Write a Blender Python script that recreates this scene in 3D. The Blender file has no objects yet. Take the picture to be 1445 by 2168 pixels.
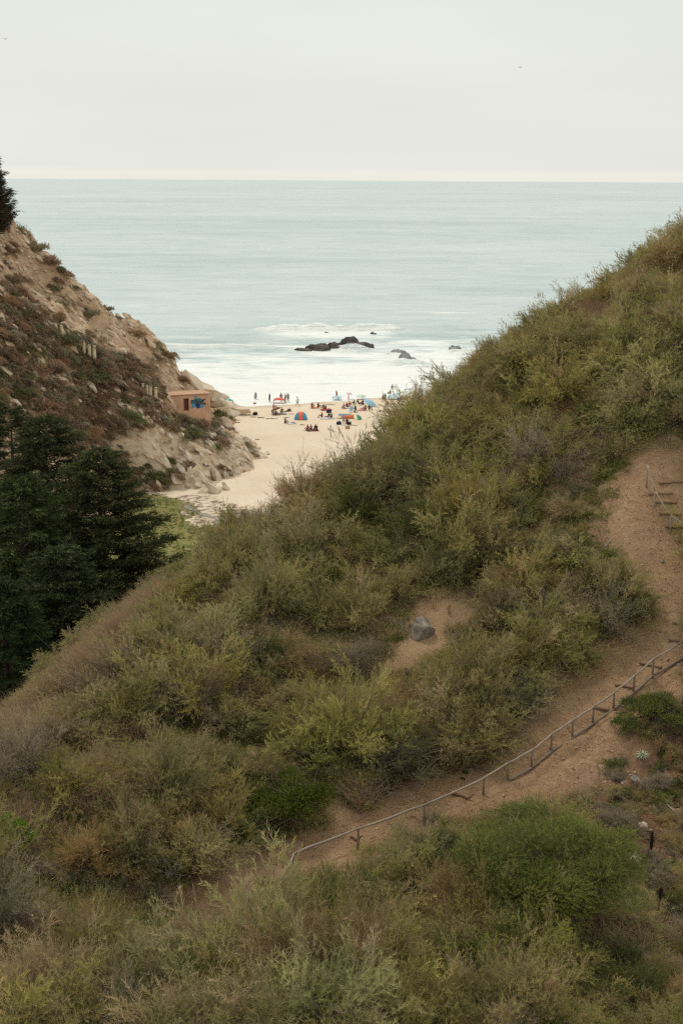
import bpy, math, random
import numpy as np
from mathutils import Vector, Matrix, Euler

random.seed(7)
RNG = np.random.default_rng(11)
SC = bpy.context.scene
COL = SC.collection

# ------------------------------------------------------------------ camera
CAMZ = 38.0
F = 3011.0                      # focal length in photograph pixels (1445 x 2168)
PITCH = math.atan((1084 - 379.5) / F)
ROLL = 0.0062
_f = np.array([0, math.cos(PITCH), -math.sin(PITCH)])
_r0 = np.array([1.0, 0, 0]); _u0 = np.array([0, math.sin(PITCH), math.cos(PITCH)])
_r = _r0 * math.cos(ROLL) + _u0 * math.sin(ROLL)
_u = -_r0 * math.sin(ROLL) + _u0 * math.cos(ROLL)
cam_data = bpy.data.cameras.new('camera')
cam_data.sensor_fit = 'VERTICAL'; cam_data.sensor_height = 36.0
cam_data.lens = 36.0 * F / 2168
cam_data.clip_start = 0.5; cam_data.clip_end = 90000
cam_data.dof.use_dof = True; cam_data.dof.focus_distance = 68; cam_data.dof.aperture_fstop = 1.1
cam = bpy.data.objects.new('camera', cam_data); COL.objects.link(cam)
M = Matrix(((_r[0], _u[0], -_f[0], 0), (_r[1], _u[1], -_f[1], 0), (_r[2], _u[2], -_f[2], CAMZ), (0, 0, 0, 1)))
cam.matrix_world = M
SC.camera = cam

# ------------------------------------------------------------------ sky, sun, exposure
SUN_EL, SUN_AZ = math.radians(57), math.radians(-32)       # azimuth from +Y (out to sea), negative = left
world = bpy.data.worlds.new('World'); SC.world = world; world.use_nodes = True
nt = world.node_tree; nt.nodes.clear()
wo = nt.nodes.new('ShaderNodeOutputWorld'); bg = nt.nodes.new('ShaderNodeBackground')
sky = nt.nodes.new('ShaderNodeTexSky'); sky.sky_type = 'NISHITA'; sky.sun_disc = False
sky.sun_elevation = SUN_EL; sky.sun_rotation = SUN_AZ; sky.dust_density = 3.0; sky.air_density = 1.5
tc = nt.nodes.new('ShaderNodeTexCoord'); sx = nt.nodes.new('ShaderNodeSeparateXYZ')
nt.links.new(tc.outputs['Generated'], sx.inputs[0])
ramp = nt.nodes.new('ShaderNodeValToRGB')                  # the cloud deck, with the clear strip it leaves over the horizon
el = ramp.color_ramp.elements
CLOUD = (0.782, 0.797, 0.745, 1)
el[0].position = 0.0; el[0].color = (0.855, 0.84, 0.745, 1)
el[1].position = 1.0; el[1].color = (0.80, 0.83, 0.80, 1)
for p, c in ((0.004, (0.862, 0.85, 0.76, 1)), (0.0075, (0.795, 0.807, 0.75, 1)), (0.04, CLOUD), (0.12, (0.765, 0.79, 0.746, 1))):
    e = el.new(p); e.color = c
nt.links.new(sx.outputs['Z'], ramp.inputs[0])
cn = nt.nodes.new('ShaderNodeTexNoise'); cn.inputs['Scale'].default_value = 3.0; cn.inputs['Detail'].default_value = 4
cm = nt.nodes.new('ShaderNodeMapping'); cm.inputs['Scale'].default_value = (1, 1, 5)
nt.links.new(tc.outputs['Generated'], cm.inputs[0]); nt.links.new(cm.outputs[0], cn.inputs['Vector'])
cr = nt.nodes.new('ShaderNodeMapRange'); cr.inputs[1].default_value = 0.3; cr.inputs[2].default_value = 0.7
cr.inputs[3].default_value = 0.955; cr.inputs[4].default_value = 1.03
nt.links.new(cn.outputs['Fac'], cr.inputs[0])
cmul = nt.nodes.new('ShaderNodeVectorMath'); cmul.operation = 'SCALE'
nt.links.new(ramp.outputs[0], cmul.inputs[0]); nt.links.new(cr.outputs[0], cmul.inputs['Scale'])
ssc = nt.nodes.new('ShaderNodeVectorMath'); ssc.operation = 'SCALE'; ssc.inputs['Scale'].default_value = 0.10
nt.links.new(sky.outputs[0], ssc.inputs[0])
mx = nt.nodes.new('ShaderNodeMix'); mx.data_type = 'RGBA'; mx.inputs[0].default_value = 0.94
nt.links.new(ssc.outputs[0], mx.inputs[6]); nt.links.new(cmul.outputs[0], mx.inputs[7])
nt.links.new(mx.outputs[2], bg.inputs[0]); bg.inputs[1].default_value = 1.0
nt.links.new(bg.outputs[0], wo.inputs[0])

sd = bpy.data.lights.new('sun', 'SUN'); sd.energy = 1.5; sd.angle = math.radians(12); sd.color = (1.0, 0.93, 0.82)
so = bpy.data.objects.new('sun', sd); COL.objects.link(so)
sdir = Vector((math.sin(SUN_AZ) * math.cos(SUN_EL), math.cos(SUN_AZ) * math.cos(SUN_EL), math.sin(SUN_EL)))
so.rotation_euler = sdir.to_track_quat('Z', 'Y').to_euler(); so.location = (0, 60, 120)

SC.view_settings.view_transform = 'Standard'; SC.view_settings.look = 'None'
SC.view_settings.gamma = 1.0; SC.view_settings.use_curve_mapping = False
SC.view_settings.exposure = 0.08
SC.render.engine = 'CYCLES'
SC.cycles.max_bounces = 4; SC.cycles.diffuse_bounces = 2; SC.cycles.transmission_bounces = 2; SC.cycles.glossy_bounces = 2
SC.cycles.use_denoising = False; SC.cycles.filter_width = 1.25

# ------------------------------------------------------------------ maths helpers
def ray(u, v):
    d = _f + _r * ((u - 722.5) / F) + _u * ((1084 - v) / F)
    return d
def at_y(u, v, Y):                       # world point seen at photo pixel u, v that lies Y metres out
    d = ray(u, v); t = Y / d[1]
    return np.array([0, 0, CAMZ]) + d * t
def at_z(u, v, z=0.0):
    d = ray(u, v); t = (z - CAMZ) / d[2]
    return np.array([0, 0, CAMZ]) + d * t
def project(P):
    P = np.asarray(P, float) - np.array([0, 0, CAMZ])
    w = P @ _f
    return np.stack([722.5 + F * (P @ _r) / w, 1084 - F * (P @ _u) / w], -1), w

def _hash(i, j, k, seed):
    h = (i.astype(np.uint32) * np.uint32(374761393) + j.astype(np.uint32) * np.uint32(668265263)
         + k.astype(np.uint32) * np.uint32(2147483647) + np.uint32(seed * 9176 + 13))
    h = (h ^ (h >> np.uint32(13))) * np.uint32(1274126177)
    h = h ^ (h >> np.uint32(16))
    return (h & np.uint32(0xffffff)).astype(float) / 0xffffff
def vnoise(p, seed=0):                   # value noise, p (N,3) -> -1..1
    p = np.asarray(p, float); fl = np.floor(p); f = p - fl; f = f * f * (3 - 2 * f)
    i, j, k = (fl[..., a].astype(np.int64) for a in range(3))
    o = 0
    for a in (0, 1):
        for b in (0, 1):
            for c in (0, 1):
                w = (f[..., 0] if a else 1 - f[..., 0]) * (f[..., 1] if b else 1 - f[..., 1]) * (f[..., 2] if c else 1 - f[..., 2])
                o = o + w * _hash(i + a, j + b, k + c, seed)
    return o * 2 - 1
def fbm(p, seed=0, oct=4, gain=0.5):
    p = np.asarray(p, float); a = 1; o = 0; s = 0
    for k in range(oct):
        o = o + a * vnoise(p * 2 ** k, seed + k * 17); s += a; a *= gain
    return o / s
def xy3(x, y, s=1.0, z=0.0):
    return np.stack([x * s, y * s, np.full_like(x, z)], -1)
def in_poly(uv, poly):
    x, y = uv[..., 0], uv[..., 1]; ins = np.zeros(x.shape, bool)
    n = len(poly); j = n - 1
    for i in range(n):
        xi, yi = poly[i]; xj, yj = poly[j]
        c = ((yi > y) != (yj > y)) & (x < (xj - xi) * (y - yi) / ((yj - yi) or 1e-9) + xi)
        ins ^= c; j = i
    return ins
class TPS:                               # thin-plate surface through survey points
    def __init__(self, pts, lam=0.0):
        P = np.array(pts, float); self.c = P[:, :2]; n = len(P)
        K = self.k(self.c, self.c) + lam * np.eye(n)
        A = np.zeros((n + 3, n + 3)); A[:n, :n] = K; A[:n, n] = 1; A[:n, n + 1:] = self.c; A[n, :n] = 1; A[n + 1:, :n] = self.c.T
        b = np.zeros(n + 3); b[:n] = P[:, 2]
        self.w = np.linalg.solve(A, b)
    @staticmethod
    def k(a, b):
        r2 = ((a[:, None, :] - b[None]) ** 2).sum(-1)
        return 0.5 * r2 * np.log(r2 + 1e-9)
    def __call__(self, xy):
        n = len(self.c)
        return self.k(xy, self.c) @ self.w[:n] + self.w[n] + xy @ self.w[n + 1:]

# ------------------------------------------------------------------ object helpers
def props(o, label=None, cat=None, group=None, kind=None):
    if label: o['label'] = label
    if cat: o['category'] = cat
    if group: o['group'] = group
    if kind: o['kind'] = kind
    return o
def link(name, data, parent=None):
    o = bpy.data.objects.new(name, data); COL.objects.link(o)
    if parent: o.parent = parent
    return o
def np_mesh(name, V, T, mats=(), midx=None, tint=None, attrs=None, smooth=False):
    V = np.asarray(V, np.float32); T = np.asarray(T, np.int32); k = T.shape[1]
    me = bpy.data.meshes.new(name)
    me.vertices.add(len(V)); me.vertices.foreach_set('co', V.ravel())
    me.loops.add(T.size); me.loops.foreach_set('vertex_index', T.ravel())
    me.polygons.add(len(T)); me.polygons.foreach_set('loop_start', np.arange(len(T), dtype=np.int32) * k)
    me.polygons.foreach_set('loop_total', np.full(len(T), k, np.int32))
    for m in mats: me.materials.append(m)
    if midx is not None: me.polygons.foreach_set('material_index', np.asarray(midx, np.int32))
    me.polygons.foreach_set('use_smooth', np.full(len(T), smooth, bool))
    if tint is not None:
        a = me.attributes.new('tint', 'FLOAT_COLOR', 'POINT')
        a.data.foreach_set('color', np.concatenate([tint, np.ones((len(tint), 1))], 1).astype(np.float32).ravel())
    for n, val in (attrs or {}).items():
        a = me.attributes.new(n, 'FLOAT', 'POINT'); a.data.foreach_set('value', np.asarray(val, np.float32).ravel())
    me.update(calc_edges=True); me.validate()
    return me
def empty(name, loc=(0, 0, 0), rz=0):
    o = bpy.data.objects.new(name, None); o.empty_display_size = 0.3; COL.objects.link(o)
    o.location = loc; o.rotation_euler = (0, 0, rz); return o
def grid_faces(nx, ny):
    i = np.arange(nx - 1)[None, :]; j = np.arange(ny - 1)[:, None]
    a = (j * nx + i).ravel()
    return np.stack([a, a + 1, a + 1 + nx, a + nx], 1)
class MB:                                # collects quads / tris of mixed shapes into one mesh
    def __init__(self): self.V = []; self.Fc = []; self.mi = []
    def add(self, V, Fc, m=0):
        n = len(self.V); self.V += [tuple(v) for v in V]; self.Fc += [tuple(i + n for i in f) for f in Fc]; self.mi += [m] * len(Fc); return self
    def box(self, c, s, rot=None, m=0, taper=1.0):
        out = []
        for z in (-1, 1):
            k = 1 if z < 0 else taper
            for x, y in ((-1, -1), (1, -1), (1, 1), (-1, 1)):
                p = Vector((x * s[0] / 2 * k, y * s[1] / 2 * k, z * s[2] / 2))
                if rot is not None: p = rot @ p
                out.append(p + Vector(c))
        return self.add(out, [(3, 2, 1, 0), (4, 5, 6, 7), (0, 1, 5, 4), (1, 2, 6, 5), (2, 3, 7, 6), (3, 0, 4, 7)], m)
    def tube(self, pts, rad, n=8, m=0, cap=True):
        pts = [Vector(p) for p in pts]
        if not hasattr(rad, '__len__'): rad = [rad] * len(pts)
        rings = []; ref = None
        for i, p in enumerate(pts):
            t = (pts[min(i + 1, len(pts) - 1)] - pts[max(i - 1, 0)]).normalized()
            if ref is None: ref = t.orthogonal().normalized()
            a = (ref - t * ref.dot(t)).normalized(); ref = a; b = t.cross(a)
            rings.append([p + (a * math.cos(q) + b * math.sin(q)) * rad[i] for q in (2 * math.pi * k / n for k in range(n))])
        V = [v for r in rings for v in r]; Fc = []
        for i in range(len(pts) - 1):
            for k in range(n):
                Fc.append((i * n + k, i * n + (k + 1) % n, (i + 1) * n + (k + 1) % n, (i + 1) * n + k))
        if cap: Fc.append(tuple(range(n - 1, -1, -1))); Fc.append(tuple((len(pts) - 1) * n + k for k in range(n)))
        return self.add(V, Fc, m)
    def mesh(self, name, mats, smooth=False):
        me = bpy.data.meshes.new(name); me.from_pydata(self.V, [], self.Fc)
        for m in mats: me.materials.append(m)
        me.polygons.foreach_set('material_index', self.mi)
        me.polygons.foreach_set('use_smooth', [smooth] * len(self.Fc))
        me.update(); return me
    def build(self, name, mats, parent=None, smooth=False):
        if not isinstance(mats, (list, tuple)): mats = [mats]
        return link(name, self.mesh(name, mats, smooth), parent)

# ------------------------------------------------------------------ materials
def srgb(r, g, b):
    return tuple((c / 12.92 if c <= 0.04045 else ((c + 0.055) / 1.055) ** 2.4) for c in (r / 255, g / 255, b / 255)) + (1,)
class NT:
    def __init__(self, name):
        self.m = bpy.data.materials.new(name); self.m.use_nodes = True; self.t = self.m.node_tree
        self.b = self.t.nodes['Principled BSDF']; self.o = self.t.nodes['Material Output']
        self.b.inputs['Roughness'].default_value = 0.9; self.b.inputs['Specular IOR Level'].default_value = 0.2
        self._c = None
    def n(self, k, **kw):
        x = self.t.nodes.new(k)
        for a, b in kw.items(): setattr(x, a, b)
        return x
    def l(self, a, b): self.t.links.new(a, b)
    def co(self, scale=(1, 1, 1), rot=(0, 0, 0), kind='Object'):
        t = self.n('ShaderNodeTexCoord'); mp = self.n('ShaderNodeMapping')
        mp.inputs['Scale'].default_value = scale; mp.inputs['Rotation'].default_value = rot
        self.l(t.outputs[kind], mp.inputs[0]); return mp.outputs[0]
    def noise(self, scale, detail=5, rough=0.55, co=None, dist=0):
        x = self.n('ShaderNodeTexNoise'); x.inputs['Scale'].default_value = scale; x.inputs['Detail'].default_value = detail
        x.inputs['Roughness'].default_value = rough; x.inputs['Distortion'].default_value = dist
        self.l(co if co is not None else self.co(), x.inputs['Vector']); return x.outputs['Fac']
    def ramp(self, fac, stops):
        x = self.n('ShaderNodeValToRGB'); e = x.color_ramp.elements
        e[0].position, e[0].color = stops[0]; e[1].position, e[1].color = stops[-1]
        for p, c in stops[1:-1]:
            q = e.new(p); q.color = c
        self.l(fac, x.inputs[0]); return x.outputs[0]
    def mix(self, fac, a, b, mode='MIX'):
        x = self.n('ShaderNodeMix', data_type='RGBA', blend_type=mode)
        for s, val in ((0, fac), (6, a), (7, b)):
            if hasattr(val, 'is_linked') or hasattr(val, 'links'): self.l(val, x.inputs[s])
            else: x.inputs[s].default_value = val
        return x.outputs[2]
    def rng(self, fac, a, b, c=0, d=1):
        x = self.n('ShaderNodeMapRange'); self.l(fac, x.inputs[0])
        for i, val in enumerate((a, b, c, d)): x.inputs[i + 1].default_value = val
        return x.outputs[0]
    def math(self, op, a, b=None):
        x = self.n('ShaderNodeMath', operation=op)
        for i, val in enumerate((a, b)):
            if val is None: continue
            if hasattr(val, 'links'): self.l(val, x.inputs[i])
            else: x.inputs[i].default_value = val
        return x.outputs[0]
    def attr(self, name, out='Fac'):
        x = self.n('ShaderNodeAttribute'); x.attribute_name = name; return x.outputs[out]
    def color(self, c):
        if hasattr(c, 'links'): self.l(c, self.b.inputs['Base Color'])
        else: self.b.inputs['Base Color'].default_value = c
    def bump(self, h, strength=0.5, dist=0.05):
        x = self.n('ShaderNodeBump'); x.inputs['Strength'].default_value = strength; x.inputs['Distance'].default_value = dist
        self.l(h, x.inputs['Height']); self.l(x.outputs[0], self.b.inputs['Normal'])

def plain(name, col, rough=0.85, var=0.12, scale=6.0, bump=0.0):
    m = NT(name); f = m.noise(scale, 5)
    lo = tuple(c * (1 - var) for c in col[:3]) + (1,); hi = tuple(min(1, c * (1 + var)) for c in col[:3]) + (1,)
    m.color(m.ramp(f, [(0.3, lo), (0.7, hi)])); m.b.inputs['Roughness'].default_value = rough
    if bump: m.bump(m.noise(scale * 4, 6), bump, 0.02)
    return m.m

def foliage_mat(name, trans=0.3, hue=0.02, val=0.25, sat=0.2):
    m = NT(name); a = m.attr('tint', 'Color')
    oi = m.n('ShaderNodeObjectInfo'); wn = m.n('ShaderNodeTexWhiteNoise', noise_dimensions='1D'); m.l(oi.outputs['Random'], wn.inputs['W'])
    sp = m.n('ShaderNodeSeparateColor'); m.l(wn.outputs['Color'], sp.inputs[0])
    hs = m.n('ShaderNodeHueSaturation'); m.l(a, hs.inputs['Color'])
    m.l(m.rng(sp.outputs[0], 0, 1, 0.5 - hue, 0.5 + hue), hs.inputs['Hue'])
    m.l(m.rng(sp.outputs[1], 0, 1, 1 - sat, 1 + sat), hs.inputs['Saturation'])
    m.l(m.rng(sp.outputs[2], 0, 1, 1 - val, 1 + val), hs.inputs['Value'])
    d = m.n('ShaderNodeBsdfDiffuse'); t = m.n('ShaderNodeBsdfTranslucent'); ms = m.n('ShaderNodeMixShader')
    m.l(hs.outputs[0], d.inputs[0]); m.l(hs.outputs[0], t.inputs[0]); ms.inputs[0].default_value = trans
    m.l(d.outputs[0], ms.inputs[1]); m.l(t.outputs[0], ms.inputs[2]); m.l(ms.outputs[0], m.o.inputs[0])
    m.t.nodes.remove(m.b)
    return m.m
FOL = foliage_mat('foliage', 0.32, 0.012, 0.16, 0.12)
FOLD = foliage_mat('dark_conifer_foliage', 0.15, 0.01, 0.1, 0.1)
TWIG = plain('grey_brown_twig', (0.16, 0.12, 0.095, 1), 0.9, 0.3, 20)
BARK = plain('conifer_bark', (0.055, 0.043, 0.034, 1), 0.95, 0.3, 8, 0.4)

# dirt of the near hill
m = NT('dirt'); c1 = m.noise(0.35, 6, 0.6); c2 = m.noise(3.0, 6, 0.65); c3 = m.noise(22.0, 4, 0.7)
base = m.ramp(c1, [(0.3, (0.40, 0.235, 0.135, 1)), (0.5, (0.56, 0.35, 0.20, 1)), (0.72, (0.66, 0.45, 0.275, 1))])
base = m.mix(m.rng(c2, 0.35, 0.7), base, (0.42, 0.24, 0.13, 1)); 
base = m.mix(m.math('MULTIPLY', m.rng(c3, 0.52, 0.8), 0.5), base, (0.47, 0.34, 0.21, 1))
base = m.mix(m.math('MULTIPLY', m.rng(c3, 0.46, 0.26), 0.5), base, (0.16, 0.085, 0.045, 1))
red = m.attr('gully'); base = m.mix(m.math('MULTIPLY', red, m.rng(c2, 0.2, 0.55, 0.35, 0.95)), base, (0.155, 0.078, 0.043, 1))
pale = m.attr('pale'); base = m.mix(m.math('MULTIPLY', pale, m.rng(c2, 0.2, 0.6, 0.4, 0.95)), base, (0.55, 0.37, 0.20, 1))
m.color(base); m.b.inputs['Roughness'].default_value = 0.95
h = m.math('ADD', m.noise(9.0, 7, 0.7), m.math('MULTIPLY', m.noise(40, 3, 0.6), 0.4)); m.bump(h, 1.0, 0.22)
DIRT = m.m

# beach sand and valley grass
m = NT('sand'); c1 = m.noise(0.12, 5, 0.6); c2 = m.noise(1.6, 6, 0.7)
base = m.ramp(c1, [(0.3, (0.66, 0.53, 0.385, 1)), (0.7, (0.75, 0.62, 0.47, 1))])
base = m.mix(m.math('MULTIPLY', m.rng(c2, 0.42, 0.75), 0.35), base, (0.44, 0.34, 0.24, 1))
base = m.mix(m.attr('wet'), base, (0.42, 0.345, 0.26, 1))
gcol = m.ramp(m.noise(0.5, 6, 0.65), [(0.3, (0.10, 0.12, 0.03, 1)), (0.5, (0.20, 0.19, 0.06, 1)), (0.7, (0.27, 0.20, 0.075, 1))])
ga = m.rng(m.math('ADD', m.attr('grass'), m.rng(m.noise(0.6, 5), 0.3, 0.7, -0.35, 0.35)), 0.4, 0.62)
base = m.mix(ga, base, gcol)
mud = m.rng(m.math('ADD', m.attr('mud'), m.rng(m.noise(0.9, 5), 0.3, 0.7, -0.4, 0.4)), 0.35, 0.7)
base = m.mix(mud, base, m.ramp(m.noise(2.5, 5), [(0.35, (0.12, 0.085, 0.055, 1)), (0.7, (0.36, 0.27, 0.18, 1))]))
m.color(base); m.bump(m.noise(1.3, 6, 0.7), 0.6, 0.15)
SAND = m.m

# cliff
m = NT('sandstone_cliff'); cb = m.co((1, 1, 1), (0.3, 0.75, 0.2))
st = m.noise(0.55, 7, 0.68, m.co((0.35, 0.9, 1.8), (0.3, 0.75, 0.2))); c2 = m.noise(0.18, 4); c3 = m.noise(2.2, 6, 0.7)
base = m.ramp(st, [(0.28, (0.24, 0.15, 0.095, 1)), (0.45, (0.47, 0.32, 0.20, 1)), (0.6, (0.58, 0.42, 0.275, 1)), (0.78, (0.68, 0.54, 0.39, 1))])
veg = m.rng(m.math('ADD', m.attr('veg'), m.rng(c3, 0.3, 0.7, -0.4, 0.4)), 0.35, 0.65)
vc = m.ramp(m.noise(0.7, 6, 0.7), [(0.32, (0.14, 0.115, 0.07, 1)), (0.45, (0.25, 0.17, 0.105, 1)), (0.58, (0.30, 0.18, 0.105, 1)), (0.7, (0.45, 0.32, 0.205, 1))])
base = m.mix(veg, base, vc)
pal = m.attr('pale'); base = m.mix(m.math('MULTIPLY', pal, m.rng(st, 0.36, 0.55)), base, (0.70, 0.565, 0.41, 1))
m.color(base); m.bump(m.math('ADD', st, m.math('MULTIPLY', c3, 0.5)), 0.9, 0.5)
CLIFF = m.m

def rock_mat(name, lo, mid, hi, scale=1.5):
    m = NT(name); co = m.co((1, 1, 2.2), (0.5, 0.6, 0)); f = m.noise(scale, 7, 0.68, co); g = m.noise(scale * 6, 5, 0.7)
    base = m.ramp(f, [(0.3, lo), (0.5, mid), (0.72, hi)])
    base = m.mix(m.math('MULTIPLY', m.rng(g, 0.55, 0.75), 0.5), base, lo)
    m.color(base); m.bump(m.math('ADD', f, m.math('MULTIPLY', g, 0.4)), 0.8, 0.12); return m.m
ROCK_TAN = rock_mat('tan_rock', (0.25, 0.165, 0.11, 1), (0.52, 0.385, 0.26, 1), (0.66, 0.52, 0.375, 1), 0.9)
ROCK_PALE = rock_mat('pale_rock', (0.31, 0.24, 0.175, 1), (0.60, 0.49, 0.365, 1), (0.72, 0.61, 0.475, 1), 0.6)
ROCK_GREY = rock_mat('grey_rock', (0.11, 0.088, 0.068, 1), (0.25, 0.212, 0.172, 1), (0.40, 0.345, 0.28, 1), 1.5)
ROCK_SEAG = rock_mat('washed_grey_rock', (0.14, 0.135, 0.13, 1), (0.28, 0.27, 0.26, 1), (0.42, 0.41, 0.39, 1), 0.4)
ROCK_SEA = rock_mat('wet_dark_rock', (0.035, 0.033, 0.031, 1), (0.085, 0.076, 0.068, 1), (0.20, 0.16, 0.125, 1), 0.4)

# ocean
m = NT('sea_water')
far = m.noise(1.0, 6, 0.6, m.co((0.0022, 0.0042, 1))); mid = m.noise(1.0, 6, 0.62, m.co((0.018, 0.034, 1))); near = m.noise(1.0, 6, 0.65, m.co((0.09, 0.17, 1))); tiny = m.noise(1.0, 5, 0.65, m.co((0.4, 0.8, 1)))
s = m.math('ADD', m.math('MULTIPLY', far, 0.34), m.math('ADD', m.math('MULTIPLY', mid, 0.33), m.math('MULTIPLY', near, 0.33)))
wcol = m.ramp(s, [(0.38, (0.33, 0.415, 0.41, 1)), (0.5, (0.45, 0.53, 0.518, 1)), (0.62, (0.57, 0.63, 0.61, 1))])
fo = m.attr('foam'); fn = m.noise(1.0, 7, 0.7, m.co((0.16, 0.42, 0.3)), 0.6)
ff = m.rng(m.math('ADD', fo, m.rng(fn, 0.25, 0.75, -0.45, 0.45)), 0.24, 0.86)
m.color(m.mix(ff, wcol, (0.80, 0.81, 0.765, 1)))
m.l(m.rng(ff, 0, 1, 0.34, 0.9), m.b.inputs['Roughness']); m.b.inputs['IOR'].default_value = 1.33
m.l(m.rng(ff, 0, 1, 0.5, 0.05), m.b.inputs['Specular IOR Level'])
m.bump(m.math('ADD', m.math('ADD', m.math('MULTIPLY', near, 0.9), m.math('MULTIPLY', mid, 1.6)), m.math('MULTIPLY', tiny, 0.25)), 0.7, 1.3)
WATER = m.m
m = NT('creek_water'); m.color((0.22, 0.20, 0.155, 1)); m.b.inputs['Roughness'].default_value = 0.4; m.b.inputs['Specular IOR Level'].default_value = 0.6
m.bump(m.noise(6, 4), 0.4, 0.05); CREEK = m.m

m = NT('weathered_timber'); g = m.noise(1, 6, 0.7, m.co((14, 14, 14))); m.color(m.ramp(g, [(0.3, (0.17, 0.13, 0.10, 1)), (0.7, (0.42, 0.34, 0.27, 1))])); m.bump(g, 0.5, 0.01); TIMBER = m.m
m = NT('step_timber'); g = m.noise(1, 6, 0.7, m.co((8, 8, 8))); m.color(m.ramp(g, [(0.3, (0.17, 0.10, 0.06, 1)), (0.7, (0.34, 0.215, 0.13, 1))])); m.bump(g, 0.5, 0.01); STEP = m.m
WOODD = plain('driftwood', (0.27, 0.18, 0.12, 1), 0.9, 0.3, 5, 0.3)

# ------------------------------------------------------------------ near hill: survey points (photo column, row, metres out)
SIL = [(1600, 470, 111), (1445, 522, 108), (1300, 622, 104), (1160, 722, 101), (1000, 830, 98), (905, 922, 96), (830, 985, 95), (680, 1066, 91),
       (550, 1148, 88), (430, 1205, 86), (350, 1245, 83), (240, 1350, 78), (140, 1440, 73), (0, 1565, 67), (-150, 1690, 62)]
SURF = [(-200, 2300, 39), (400, 2300, 38), (900, 2300, 38), (1300, 2300, 38.5), (1650, 2300, 41),
        (0, 2040, 46), (400, 2040, 46), (900, 2040, 46), (1250, 2040, 46.5), (1500, 2040, 48), (-150, 2040, 46),
        (380, 1960, 50.0), (500, 1870, 52.5), (621, 1850, 54), (757, 1795, 56), (897, 1747, 57.8), (1022, 1684, 60), (1124, 1627, 62), (1210, 1563, 64), (1297, 1504, 65.8), (1380, 1438, 67.5), (1450, 1390, 68.5), (1520, 1340, 69.5),
        (1000, 1605, 63.5), (880, 1660, 61), (1150, 1490, 67), (1290, 1380, 70.5), (1400, 1300, 72.5), (1400, 1230, 74), (1330, 1100, 77), (1417, 1132, 77.3), (1368, 1035, 79.5), (1430, 945, 82), (1310, 840, 87), (1300, 690, 95), (1400, 780, 89), (1440, 640, 98),
        (230, 1610, 61), (140, 1700, 55), (60, 1790, 52), (330, 1720, 56), (-100, 1800, 51), (0, 1670, 60),
        (700, 1300, 76), (890, 1345, 72.8), (940, 1275, 75.0), (560, 1600, 62.5), (800, 1500, 67), (1050, 1225, 77.5), (500, 1310, 74), (300, 1480, 68), (1100, 1010, 84), (900, 1110, 82), (1250, 1000, 82.5), (1150, 1330, 73), (650, 1150, 84), (1000, 900, 91),
        (1310, 1575, 63.0), (1358, 1610, 61.8), (1445, 1500, 65), (1250, 1690, 58.5), (1400, 1710, 58), (1440, 1860, 53), (1200, 1760, 55.8), (1330, 1840, 53.5), (1550, 1600, 62), (1550, 1850, 54)]
pts = [at_y(*p) for p in SIL + SURF]
for i, p in enumerate(SIL):
    s_ = at_y(*p); d = np.array([s_[0], s_[1]]) / np.hypot(s_[0], s_[1]); d = d + np.array([-0.45, 0.1]); d /= np.hypot(*d)
    for dist, drop in ((8, 5.2 if i > 3 else 3.5), (18, 13.5 if i > 3 else 9), (32, 22 if i > 3 else 19)):
        pts.append(np.array([s_[0] + d[0] * dist, s_[1] + d[1] * dist, max(s_[2] - drop, -2.5)]))
pts += [np.array(q) for q in ((50, 60, 24), (52, 85, 32), (52, 40, 15), (55, 115, 36), (-45, 40, 6), (-45, 60, 2), (-42, 80, 0), (0, 26, 11), (30, 26, 12), (-30, 26, 9), (40, 140, 18), (0, 130, -4), (-30, 110, -3))]
HILL = TPS(pts, 0.5)

PATH = [(340, 1990), (385, 1900), (460, 1825), (560, 1795), (640, 1760), (705, 1742), (790, 1690), (870, 1652), (1000, 1605), (1075, 1560), (1130, 1500), (1160, 1440), (1250, 1395), (1290, 1335), (1385, 1312), (1390, 1265),
        (1340, 1235), (1268, 1180), (1275, 1110), (1300, 1050), (1318, 985), (1350, 955), (1470, 945), (1470, 1400), (1380, 1445), (1297, 1510), (1210, 1575), (1122, 1640), (1020, 1705), (900, 1755), (760, 1800), (620, 1855), (500, 1915), (410, 1985)]
BANK = [(1020, 1700), (1122, 1640), (1297, 1510), (1380, 1445), (1470, 1395), (1470, 2075), (1405, 2040), (1380, 1905), (1300, 1770), (1215, 1705), (1130, 1680)]
PATCHES = [[(905, 1240), (1015, 1240), (1020, 1290), (960, 1350), (870, 1410), (800, 1420), (830, 1380), (860, 1340)],
           [(515, 1570), (600, 1580), (610, 1610), (530, 1610)], [(665, 1640), (745, 1680), (745, 1720), (700, 1740)],
           [(1268, 668), (1320, 650), (1325, 695), (1290, 710)], [(1300, 830), (1345, 805), (1350, 820), (1305, 845)]]
X0, X1, Y0, Y1, HS = -45.0, 52.0, 27.0, 135.0, 0.36
hx = np.arange(X0, X1, HS); hy = np.arange(Y0, Y1, HS); nx, ny = len(hx), len(hy)
gx, gy = np.meshgrid(hx, hy); gx = gx.ravel(); gy = gy.ravel()
hz = np.concatenate([HILL(np.stack([gx[i:i + 8000], gy[i:i + 8000]], -1)) for i in range(0, len(gx), 8000)])
uv0, w0 = project(np.stack([gx, gy, hz], -1))
isPath = in_poly(uv0, PATH); isBank = in_poly(uv0, BANK)
isPatch = np.zeros_like(isPath)
for p in PATCHES: isPatch |= in_poly(uv0, p)
amp = np.where(isPath, 0.16, 0.32); amp = np.where(isBank & ~isPath, 0.55, amp)
vegm = (~(isPath | isBank | isPatch)).astype(float).reshape(ny, nx)
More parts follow.
